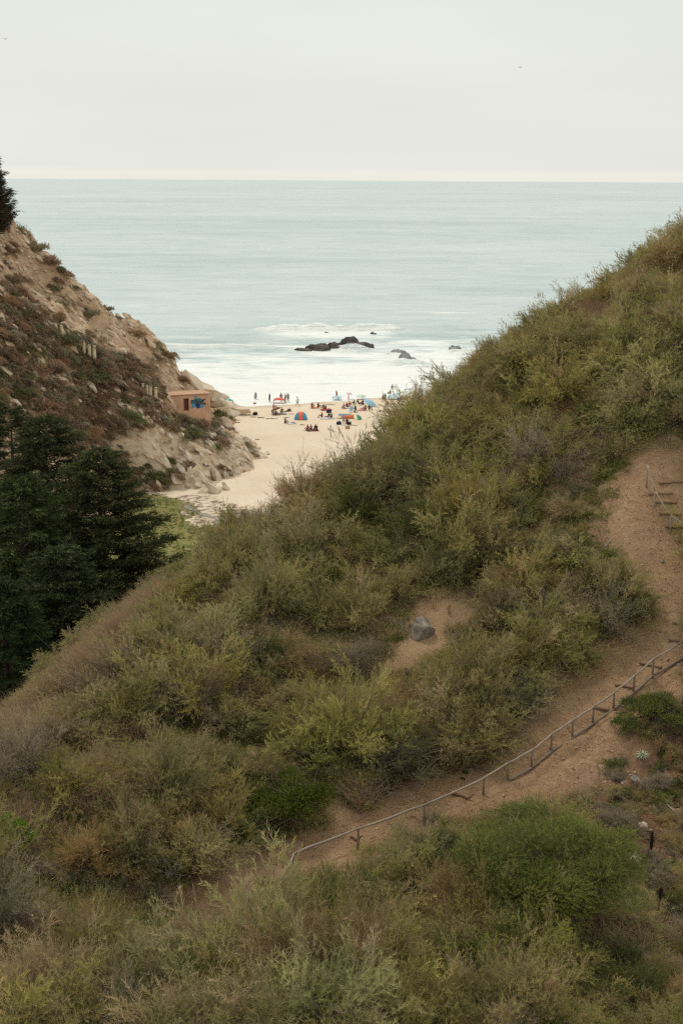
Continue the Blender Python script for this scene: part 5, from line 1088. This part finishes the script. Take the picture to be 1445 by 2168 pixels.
POSES = {
 'stand': dict(pel=(0, 0, .93), ch=(0, .01, 1.28), nk=(0, 0, 1.46), hd=(0, .02, 1.60), sh=.19, el=[(-.25, -.02, 1.13), (.25, -.02, 1.13)], wr=[(-.24, .08, .88), (.24, .08, .88)], kn=[(-.10, .03, .50), (.11, .03, .50)], an=[(-.11, -.02, .08), (.13, -.02, .08)]),
 'walk': dict(pel=(0, 0, .91), ch=(0, .04, 1.27), nk=(0, .06, 1.45), hd=(0, .10, 1.58), sh=.19, el=[(-.25, .16, 1.14), (.25, -.16, 1.14)], wr=[(-.22, .32, .95), (.24, -.20, .88)], kn=[(-.10, -.06, .50), (.10, .22, .52)], an=[(-.10, -.34, .13), (.10, .24, .08)]),
 'arms': dict(pel=(0, 0, .93), ch=(0, .01, 1.28), nk=(0, 0, 1.46), hd=(0, .03, 1.60), sh=.19, el=[(-.34, .05, 1.55), (.34, .05, 1.55)], wr=[(-.22, .08, 1.80), (.22, .08, 1.80)], kn=[(-.14, .03, .50), (.14, .03, .50)], an=[(-.18, -.02, .08), (.18, -.02, .08)]),
 'sit': dict(pel=(0, 0, .13), ch=(0, .03, .50), nk=(0, .06, .68), hd=(0, .10, .81), sh=.19, el=[(-.25, .14, .42), (.25, .14, .42)], wr=[(-.14, .36, .42), (.14, .36, .42)], kn=[(-.14, .42, .45), (.14, .42, .45)], an=[(-.12, .62, .08), (.12, .62, .08)]),
 'lean': dict(pel=(0, 0, .13), ch=(0, -.16, .46), nk=(0, -.22, .63), hd=(0, -.22, .77), sh=.19, el=[(-.26, -.36, .30), (.26, -.36, .30)], wr=[(-.28, -.46, .05), (.28, -.46, .05)], kn=[(-.11, .40, .30), (.11, .42, .14)], an=[(-.11, .74, .08), (.11, .82, .08)]),
 'lie': dict(pel=(0, 0, .14), ch=(0, -.36, .15), nk=(0, -.54, .17), hd=(0, -.68, .18), sh=.19, el=[(-.30, -.38, .10), (.30, -.38, .10)], wr=[(-.34, -.12, .07), (.34, -.60, .08)], kn=[(-.11, .42, .20), (.11, .42, .12)], an=[(-.11, .84, .07), (.11, .84, .07)]),
 'kneel': dict(pel=(0, 0, .42), ch=(0, .06, .78), nk=(0, .08, .96), hd=(0, .12, 1.10), sh=.19, el=[(-.25, .10, .64), (.25, .10, .64)], wr=[(-.18, .32, .52), (.18, .32, .52)], kn=[(-.12, .36, .10), (.12, .36, .10)], an=[(-.12, -.12, .07), (.12, -.12, .07)]),
}
def body_mesh(pose):
    p = POSES[pose]; V = []; E = []; R = []; B = []
    def v(c, r): V.append(Vector(c)); R.append(r); return len(V) - 1
    def e(a, b, part): E.append((a, b)); B.append((V[a].copy(), V[b].copy(), part))
    pel = v(p['pel'], .135); mid = v((Vector(p['pel']) + Vector(p['ch'])) / 2, .125); ch = v(p['ch'], .15); nk = v(p['nk'], .06); hd = v(p['hd'], .098)
    tp_ = v(Vector(p['hd']) + (Vector(p['hd']) - Vector(p['nk'])).normalized() * 0.09, .075)
    e(pel, mid, 1); e(mid, ch, 1); e(ch, nk, 1); e(nk, hd, 0); e(hd, tp_, 3)
    side = Vector((1, 0, 0)); up_ = (Vector(p['nk']) - Vector(p['ch'])).normalized()
    for i, sg in enumerate((-1, 1)):
        s = v(Vector(p['ch']) + side * sg * p['sh'] + up_ * 0.10, .072); l = v(p['el'][i], .048); w = v(p['wr'][i], .036)
        hdn = v(Vector(p['wr'][i]) + (Vector(p['wr'][i]) - Vector(p['el'][i])).normalized() * 0.11, .032)
        e(ch, s, 1); e(s, l, 1); e(l, w, 0); e(w, hdn, 0)
        hp = v(Vector(p['pel']) + side * sg * 0.10 + Vector((0, .02, -.03)), .105); k = v(p['kn'][i], .066); a = v(p['an'][i], .045)
        fd = Vector((0, 1, 0)) if pose not in ('lie', 'kneel') else Vector((0, .3, .5)) if pose == 'lie' else Vector((0, -1, 0))
        t = v(Vector(p['an'][i]) + fd * 0.17 + Vector((0, 0, -.03)), .036)
        e(pel, hp, 2); e(hp, k, 2); e(k, a, 4); e(a, t, 4)
    me = bpy.data.meshes.new('skeleton'); me.from_pydata(V, E, []); o = bpy.data.objects.new('skeleton', me); COL.objects.link(o)
    o.modifiers.new('s', 'SKIN'); sub_ = o.modifiers.new('d', 'SUBSURF'); sub_.levels = 1; sub_.render_levels = 1
    for i, s in enumerate(me.skin_vertices[0].data): s.radius = (R[i], R[i] * 0.85); s.use_root = (i == 0)
    bpy.context.view_layer.update(); dg = bpy.context.evaluated_depsgraph_get(); out = bpy.data.meshes.new_from_object(o.evaluated_get(dg)); bpy.data.objects.remove(o)
    out.name = 'body_' + pose; out.materials.clear()
    for nme in ('skin', 'white', 'navy', 'black', 'skin'): out.materials.append(cm_(nme))
    for f in out.polygons:
        c = f.center; best = min(B, key=lambda b: (c - (b[0] + (b[1] - b[0]) * max(0, min(1, (c - b[0]).dot(b[1] - b[0]) / ((b[1] - b[0]).length_squared + 1e-9))))).length)
        f.material_index = best[2]; f.use_smooth = True
    hdv = Vector(p['hd'])
    for f in out.polygons:
        d = f.center - hdv
        if d.length < 0.16: f.material_index = 3 if (d.z > 0.03 or d.y < -0.02) else 0
    return out
BODY = {k: body_mesh(k) for k in POSES}
def person(u, v, pose, top, bottom, label, rz=None, skin='skin', legs=None, group=None, s=1.0):
    w = onbeach(u, v); o = link('person', BODY[pose]); o.location = (w[0], w[1], w[2] - 0.02); o.rotation_euler = (0, 0, random.uniform(0, 6.28) if rz is None else rz); o.scale = (s * 1.08, s * 1.08, s * 1.08)
    for i, mt in enumerate((cm_(skin), cm_(top), cm_(bottom), HAIR, cm_(legs) if legs else cm_(skin))):
        o.material_slots[i].link = 'OBJECT'; o.material_slots[i].material = mt
    return props(o, label, 'person', 'people on the beach')
PI = math.pi
for a in ((541, 851, 'stand', 'grey', 'black', 'person in dark clothes standing at waterline above red bucket', 0.3), (570.6, 854, 'stand', 'navy', 'navy', 'person in navy standing left of the red canopy', 1.2),
          (595, 853, 'stand', 'purple', 'maroon', 'person in purple standing behind the red canopy', 0), (604, 854, 'stand', 'olive', 'olive', 'person in mustard clothes standing right of the red canopy', 2.0),
          (609.5, 853.5, 'stand', 'grey', 'black', 'person in dark grey at the right of the mustard clothed person', 0.5), (630, 861, 'walk', 'white', 'grey', 'person in white walking on the sand between canopy and tent', 1.6),
          (712.6, 847, 'walk', 'red', 'navy', 'person in red top walking beside pale blue umbrella at waterline', 2.2), (829.7, 834, 'stand', 'grey', 'white', 'person in grey standing far right near waterline', 0),
          (700, 925.5, 'walk', 'white', 'white', 'person in white top and shorts walking alone nearest the camera', 0.4), (727, 902, 'arms', 'grey', 'grey', 'person in grey standing with both arms raised beside the bags', PI),
          (752.5, 873, 'kneel', 'black', 'brown', 'person in black kneeling right of the pale blue chair', 1.0), (492, 859, 'sit', 'red', 'navy', 'person in red sitting beside the headland boulders', 0)):
    person(*a[:6], rz=a[6])
for a in ((652, 911, 'sit', 'red', 'navy', 'person in red, leftmost of the seated group nearest the camera'), (659, 911, 'sit', 'grey', 'black', 'person in grey, second from left in the nearest seated group'), (665, 911, 'lean', 'black', 'maroon', 'person in black, third from left in the nearest seated group'), (670, 911, 'sit', 'black', 'navy', 'person in black, rightmost of the nearest seated group'),
          (603, 896, 'sit', 'skin', 'brown', 'bare shouldered person sitting left of a lying sunbather'), (617, 896, 'lie', 'white', 'grey', 'sunbather in white lying on sand below the dome tent'), (660, 863, 'sit', 'tan', 'brown', 'tanned person sitting leftmost on the middle row'), (672.5, 863, 'sit', 'brown', 'black', 'person with brown top sitting second in the middle row'),
          (684, 866, 'sit', 'brown', 'brown', 'person in brown sitting on the red towel, left'), (690, 867, 'sit', 'grey', 'black', 'person in dark grey sitting on the red towel, right'), (682, 884, 'sit', 'brown', 'maroon', 'person in brown sitting left on the white towel'), (694, 884, 'lean', 'black', 'grey', 'person in black leaning back in the middle of the white towel'), (702, 885, 'sit', 'grey', 'black', 'person in dark grey sitting right on the white towel'),
          (734, 897, 'sit', 'black', 'brown', 'person in black sitting beside the arms raised person'), (583, 879, 'sit', 'blue', 'navy', 'person in blue sitting in front of the brown umbrella'), (578, 879, 'sit', 'khaki', 'grey', 'person in khaki sitting left under the brown umbrella'), (597, 874, 'sit', 'olive', 'grey', 'person in olive sitting right of the brown umbrella'), (605, 872, 'lie', 'navy', 'grey', 'person in navy lying right of the brown umbrella'), (578, 864, 'sit', 'pink', 'red', 'person in pink sitting below the red canopy'),
          (733, 863, 'sit', 'maroon', 'brown', 'person in maroon sitting left in the crowded middle group'), (740, 861, 'sit', 'red', 'white', 'person in red and white sitting in the crowded middle group'), (750, 857, 'sit', 'teal', 'green', 'person in teal sitting left of the sky blue umbrella'), (759, 855, 'lean', 'black', 'brown', 'person in black lounging behind the teal clothed person'), (768, 857, 'sit', 'navy', 'black', 'person in navy sitting just under the sky blue umbrella'), (780, 868, 'sit', 'black', 'grey', 'person in black sitting below the sky blue umbrella on sand'), (774, 868, 'sit', 'olive', 'brown', 'person in olive sitting left of another below sky blue umbrella'),
          (767, 868, 'lie', 'pink', 'skin', 'person in pink lying on the pink towel'), (728, 865, 'sit', 'pink', 'tan', 'person in pink sitting at the left end of the crowded middle group'), (809, 846, 'sit', 'red', 'brown', 'person in red sitting far right by the teal one'), (815, 847, 'kneel', 'teal', 'brown', 'person in teal kneeling at far right of beach'), (826, 836, 'sit', 'black', 'black', 'person in black sitting at feet of the far right standing person'), (821, 859, 'sit', 'brown', 'tan', 'person in brown sitting at far right near the green hill'), (831, 858, 'sit', 'white', 'tan', 'person in white sitting closest to the green hill'), (737, 849, 'stand', 'pink', 'pink', 'child in pink standing under the small pink parasol')):
    person(*a[:6], rz=random.uniform(1.6, 4.6), s=0.65 if 'child' in a[5] else 1.0)

# ------------------------------------------------------------------ beach things
def canopy_mesh(R, H, n=8, cols=1):
    mb = MB(); V = [(0, 0, H)]; 
    rings = 4
    for k in range(1, rings + 1):
        t = k / rings
        for i in range(n * 2):
            a = math.pi * i / n; sc = 1 if i % 2 == 0 else 0.965; V.append((math.cos(a) * R * t * sc, math.sin(a) * R * t * sc, H * (1 - t ** 1.7)))
    m2 = n * 2; Fc = [(0, 1 + i, 1 + (i + 1) % m2) for i in range(m2)]; mi = [(i // 2) % cols for i in range(m2)]
    for k in range(rings - 1):
        for i in range(m2): Fc.append((1 + k * m2 + i, 1 + (k + 1) * m2 + i, 1 + (k + 1) * m2 + (i + 1) % m2, 1 + k * m2 + (i + 1) % m2)); mi.append((i // 2) % cols)
    mb.add(V, Fc); mb.mi = mi; return mb
def umbrella(u, v, R, H, cols, label, tilt=(0, 0), pole=1.9):
    w = onbeach(u, v); root = empty('beach_umbrella', w); rot = Matrix.Rotation(tilt[0], 4, 'X') @ Matrix.Rotation(tilt[1], 4, 'Y')
    root.matrix_world = Matrix.Translation(w) @ rot
    MB().tube([(0, 0, -.3), (0, 0, pole + H)], 0.025, 6).build('pole', pc_('pole_white', (0.6, 0.6, 0.58)), root)
    c = canopy_mesh(R, H, 8, len(cols)).build('canopy', [pc_('fabric_' + n, r_) for n, r_ in cols], root); c.location = (0, 0, pole)
    props(root, label, 'umbrella', 'beach umbrellas')
SKY_ = ('sky', (0.30, 0.52, 0.64)); WH = ('white', (0.70, 0.70, 0.68)); GRN = ('green', (0.07, 0.30, 0.17)); RED = ('red', (0.72, 0.10, 0.075)); ORG = ('orange', (0.72, 0.24, 0.07)); BRN = ('brown', (0.19, 0.105, 0.07)); BLU = ('blue', (0.10, 0.25, 0.46)); PNK = ('pink', (0.68, 0.42, 0.42)); PGR = ('palegreen', (0.42, 0.55, 0.42)); GRY = ('bluegrey', (0.30, 0.36, 0.45))
umbrella(587, 876, 0.95, 0.4, [BRN], 'brown umbrella tilted over a seated family', (-0.25, -0.35), 0.75); umbrella(779, 860, 1.15, 0.4, [SKY_], 'sky blue umbrella tilted low in the crowded middle of the beach', (0.35, 0.45), 0.7)
umbrella(713, 848, 0.95, 0.35, [SKY_, WH], 'pale blue and white umbrella low at the waterline', (0.2, 0.0), 0.55); umbrella(738, 846, 0.65, 0.28, [PNK], 'small pink parasol near the waterline', (0, 0.1), 1.0); umbrella(765, 845, 1.0, 0.3, [PGR, WH], 'pale green umbrella behind the crowd near the waterline', (0.1, 0), 0.5)
umbrella(834, 845, 1.2, 0.4, [SKY_, WH], 'pale blue umbrella low at far right beside the seated group', (0.2, -0.35), 0.6); umbrella(864, 842, 0.85, 0.3, [GRY, WH], 'blue grey and white parasol on a tall pole next to the hill', (0, 0), 1.45); umbrella(851, 846, 0.6, 0.35, [ORG, BLU], 'small orange and blue umbrella at the far right', (0.6, 0.3), 0.4)
umbrella(756, 888, 0.75, 0.4, [GRN], 'green umbrella lying tilted at the right end of the orange shelter', (0.3, 0.9), 0.35); umbrella(484, 858, 0.75, 0.3, [GRN, SKY_], 'green umbrella behind the headland boulders', (0, 0.1), 0.9); umbrella(467, 856, 0.7, 0.32, [BLU, RED], 'blue and red umbrella among the headland boulders', (0, -0.2), 1.0)
# dome tent: three panels
w = onbeach(636.5, 888); tent = empty('dome_tent', w)
def gore(t0, t1):
    mb = MB(); n, k = 7, 9; V = []
    for j in range(k + 1):
        e_ = math.pi * j / k                                   # arc from front to back over the top
        for i in range(n + 1):
            s_ = t0 + (t1 - t0) * i / n; cr_ = math.sqrt(max(0, 1 - s_ * s_)); V.append((1.12 * s_ * (1 - 0.10 * math.sin(e_) * (1 if abs(s_) < .99 else 0)), -0.95 * math.cos(e_) * cr_, 1.30 * math.sin(e_) * cr_ ** 0.8))
    Fc = [(j * (n + 1) + i, j * (n + 1) + i + 1, (j + 1) * (n + 1) + i + 1, (j + 1) * (n + 1) + i) for j in range(k) for i in range(n)]
    return mb.add(V, Fc)
for t0, t1, c in ((-1, -0.37, BLU), (-0.37, 0.37, RED), (0.37, 1, BLU)):
    cc = ('tentblue', (0.07, 0.32, 0.48)) if c is BLU else ('tentred', (0.76, 0.20, 0.13)); o = gore(t0, t1).build('panel', pc_('fabric_' + cc[0], cc[1]), tent, True); sm = o.modifiers.new('thick', 'SOLIDIFY'); sm.thickness = 0.02
for t in (-0.37, 0.37): MB().tube([(1.12 * t * 0.9 * (1 if True else 1) + 0, -0.96 * math.cos(e_) * math.sqrt(1 - t * t), 1.31 * math.sin(e_) * math.sqrt(1 - t * t) ** .8) for e_ in np.linspace(0.05, math.pi - .05, 12)], 0.02, 5).build('seam', pc_('seam', (0.5, 0.12, 0.08)), tent)
props(tent, 'red and blue dome tent standing on the open sand', 'tent')
# red canopy
w = onbeach(591, 855); can = empty('red_canopy', w); hgt = 0.95
for x_, y_ in ((-0.95, -0.6), (0.95, -0.6), (-0.95, 0.6), (0.95, 0.6)): MB().tube([(x_, y_, -.2), (x_ * .97, y_ * .97, hgt)], 0.02, 6).build('pole', pc_('pole_white', (0.6, 0.6, 0.58)), can)
mb = MB(); V = []
for j in range(7):
    for i in range(9):
        a, b = i / 8 * 2 - 1, j / 6 * 2 - 1; V.append((a * 1.05, b * 0.72, hgt - 0.25 + 0.42 * (1 - a * a) ** 0.6 * (1 - 0.6 * b * b) - 0.12 * abs(b) ** 4))
mb.add(V, [(j * 9 + i, j * 9 + i + 1, j * 9 + i + 10, j * 9 + i + 9) for j in range(6) for i in range(8)]); mb.build('canopy', pc_('fabric_coral', (0.78, 0.19, 0.15)), can, True).modifiers.new('t', 'SOLIDIFY').thickness = 0.02
props(can, 'low coral red canopy with people standing around it at the waterline', 'canopy')
# long orange shelter
w = onbeach(729, 886); shl = empty('beach_shelter', w)
for i, (x_, c, nm) in enumerate(((-1.3, (0.70, 0.62, 0.5), 'cream'), (-0.6, (0.75, 0.30, 0.10), 'amber'), (0.1, (0.75, 0.16, 0.08), 'scarlet'), (0.8, (0.74, 0.24, 0.09), 'tangerine'))):
    mb = MB(); V = []
    for j in range(6):
        e_ = math.pi * (0.05 + 0.8 * j / 5)
        for q in (0, 1): V.append((x_ + 0.7 * q, -0.5 * math.cos(e_), (0.28 + 0.10 * (i + q)) * math.sin(e_)))
    mb.add(V, [(j * 2, j * 2 + 1, j * 2 + 3, j * 2 + 2) for j in range(5)]).build('panel', pc_('fabric_' + nm, c), shl, True).modifiers.new('t', 'SOLIDIFY').thickness = 0.02
MB().box((0.1, 0.75, 0.35), (2.2, 0.05, 0.6), Matrix.Rotation(-0.5, 3, 'X')).build('back_panel', pc_('fabric_sky', SKY_[1]), shl)
props(shl, 'long low orange and cream beach shelter left of the green umbrella', 'shelter')
def towel(u, v, sx_, sy_, c, label, rz=0.2):
    w = onbeach(u, v); mb = MB(); V = []
    for j in range(5):
        for i in range(7): V.append(((i / 6 - .5) * sx_, (j / 4 - .5) * sy_, 0.03 + 0.025 * math.sin(i * 2.1 + j)))
    mb.add(V, [(j * 7 + i, j * 7 + i + 1, j * 7 + i + 8, j * 7 + i + 7) for j in range(4) for i in range(6)]); o = mb.build('towel', cm_(c), None, True); o.location = (w[0], w[1], w[2] + 0.06); o.rotation_euler = (0, 0, rz); o.modifiers.new('t', 'SOLIDIFY').thickness = 0.015; props(o, label, 'towel', 'towels on the sand')
for t in ((690, 868, 1.9, 1.4, 'red', 'red towel under two seated people'), (692, 886, 2.4, 1.5, 'white', 'white towel under three seated people'), (661, 912, 1.9, 1.3, 'maroon', 'dark red towel under the nearest seated group'), (765, 869, 1.6, 1.5, 'pink', 'pink towel in the middle right of the beach'), (738, 864, 2.0, 1.3, 'white', 'white towel under the crowded middle group'), (617, 897, 1.5, 1.2, 'white', 'white towel under the lying sunbather'), (666, 864, 1.4, 1.0, 'orange', 'orange towel under the middle row sitters'), (828, 860, 2.0, 1.4, 'white', 'white towel closest to the green hill'), (595, 877, 1.8, 1.2, 'grey', 'grey towel beside the brown umbrella')): towel(*t)
def bag(u, v, s, c, label, rz=0.4):
    w = onbeach(u, v); root = empty('bag', w, rz); mb = MB(); n = 12
    V = []
    for z_, k in ((-0.05, .9), (.12, 1.08), (.32, 1), (.42, .72)):
        for i in range(n): a = 2 * math.pi * i / n; V.append((math.cos(a) * .34 * k * s, math.sin(a) * .2 * k * s, z_ * s))
    mb.add(V, [(k * n + i, k * n + (i + 1) % n, (k + 1) * n + (i + 1) % n, (k + 1) * n + i) for k in range(3) for i in range(n)] + [tuple(3 * n + i for i in range(n))]); mb.build('bag_body', cm_(c), root, True)
    MB().tube([(-.2 * s, 0, .38 * s), (-.12 * s, 0, .56 * s), (.12 * s, 0, .56 * s), (.2 * s, 0, .38 * s)], .02 * s, 5).build('strap', cm_('black'), root); props(root, label, 'bag', 'bags on the sand')
for b in ((540, 879, 1.2, 'black', 'black bag alone on sand near the left driftwood'), (717, 899, 1.2, 'navy', 'navy bag left of the arms raised person'), (696, 874, 1.3, 'navy', 'navy bag above the white towel sitters'), (739, 899, 1.0, 'black', 'black bag right of the seated person in black'), (480, 880, 1.2, 'navy', 'navy bag at the foot of the headland boulders'), (844, 848, 1.2, 'blue', 'blue bag beside the orange and blue umbrella'), (612, 871, 1.0, 'brown', 'brown bag right of the lying person in navy'), (803, 872, 0.6, 'khaki', 'small khaki bag near the right driftwood')): bag(*b)
# red bucket, tan crate, pale blue chair
w = onbeach(539, 857); o = empty('bucket', w); MB().tube([(0, 0, 0), (0, 0, .36)], [.2, .26], 12).build('pail', cm_('red'), o, True); MB().tube([(-.25, 0, .34), (-.12, 0, .52), (.12, 0, .52), (.25, 0, .34)], .012, 5).build('handle', pc_('pole_white', (0.6, .6, .58)), o); props(o, 'red bucket at the feet of the leftmost waterline person', 'bucket')
w = onbeach(735.5, 908); o = empty('crate', w, 0.2); tanm = pc_('crate_tan', (0.48, 0.34, 0.18))
for k in range(3):
    for sy_ in (-.26, .26): MB().box((0, sy_, .07 + .13 * k), (.62, .03, .10)).build('slat', tanm, o)
    for sx_ in (-.31, .31): MB().box((sx_, 0, .07 + .13 * k), (.03, .49, .10)).build('slat', tanm, o)
MB().box((0, 0, .02), (.58, .48, .03)).build('base', tanm, o); props(o, 'tan slatted crate on sand below the arms raised person', 'crate')
w = onbeach(742, 873); o = empty('beach_chair', w, -0.5); sm_ = cm_('sky')
MB().box((0, 0, .28), (.5, .5, .05)).build('seat', sm_, o); MB().box((0, .32, .62), (.5, .05, .7), Matrix.Rotation(-0.3, 3, 'X')).build('backrest', sm_, o)
for x_ in (-.23, .23):
    for y_ in (-.22, .22): MB().tube([(x_, y_, -.03), (x_, y_, .27)], .018, 6).build('leg', pc_('pole_white', (0.6, .6, .58)), o)
props(o, 'pale blue beach chair left of the kneeling person', 'chair')
# driftwood
for (u, v, L_, a, rd, lab) in ((536, 883.5, 0.9, 0.1, .08, 'short driftwood log leftmost in the row left of the tent'), (552, 885, 1.1, -0.05, .10, 'driftwood log second from left in the row left of the tent'), (575, 887, 1.9, 0.05, .07, 'long thin driftwood stick nearest to the dome tent'), (606, 885, 0.9, 0.3, .07, 'driftwood piece just left of the dome tent'), (791, 839, 1.7, 0.2, .10, 'driftwood log near the waterline at the right'), (816, 871, 1.6, -0.1, .11, 'driftwood log against the green hill side'), (640, 900, 0.8, -0.5, .06, 'small driftwood stick below the dome tent'), (545, 931, 0.6, 0, .06, 'small driftwood bit on bare sand by the cliff foot'), (495, 895, 2.0, -.3, .10, 'bent driftwood log below the headland boulders'), (745, 901, 1.8, 0.05, .05, 'thin driftwood stick right of the seated person in black'), (617, 877, 0.9, 0.4, .05, 'thin stick lying between tent and brown umbrella'), (700, 857, 1.4, 0, .06, 'thin driftwood behind the middle row sitters')):
    w = onbeach(u, v); n_ = 6; ptsd = [((i / n_ - .5) * L_, 0.06 * math.sin(i * 1.7 + u), 0.05 + 0.03 * math.sin(i * 2.3)) for i in range(n_ + 1)]
    o = MB().tube(ptsd, [rd * (0.6 + 0.4 * math.sin(math.pi * (0.15 + 0.7 * i / n_))) for i in range(n_ + 1)], 7).build('driftwood_log', WOODD, None, True); o.location = w; o.rotation_euler = (0, 0, a); props(o, lab, 'driftwood', 'driftwood on the beach')

# ------------------------------------------------------------------ two gulls
GULL = plain('gull_grey', (0.10, 0.10, 0.11, 1), 0.8, 0.1, 3)
for (u, v, Yd, rz, lab) in ((12, 83, 330, 0.6, 'distant dark bird gliding near the upper left corner'), (1100, 143, 420, -0.7, 'tiny dark bird gliding at upper right in the sky')):
    p = at_y(u, v, Yd); root = empty('bird', p, rz)
    MB().tube([(0, -.28, 0), (0, -.15, .02), (0, .05, .03), (0, .22, .03), (0, .30, .02)], [.02, .07, .09, .055, .015], 8).build('body', GULL, root, True)
    for s in (-1, 1): MB().add([(s * .04, .10, .05), (s * .32, .14, .20), (s * .70, -.02, .10), (s * .30, -.04, .18), (s * .04, -.10, .04)], [(0, 1, 3, 4), (1, 2, 3)]).build('wing', GULL, root).modifiers.new('t', 'SOLIDIFY').thickness = 0.02
    MB().add([(-.05, -.26, .0), (.05, -.26, .0), (.10, -.42, 0), (-.10, -.42, 0)], [(0, 1, 2, 3)]).build('tail', GULL, root).modifiers.new('t', 'SOLIDIFY').thickness = 0.015
    props(root, lab, 'bird')
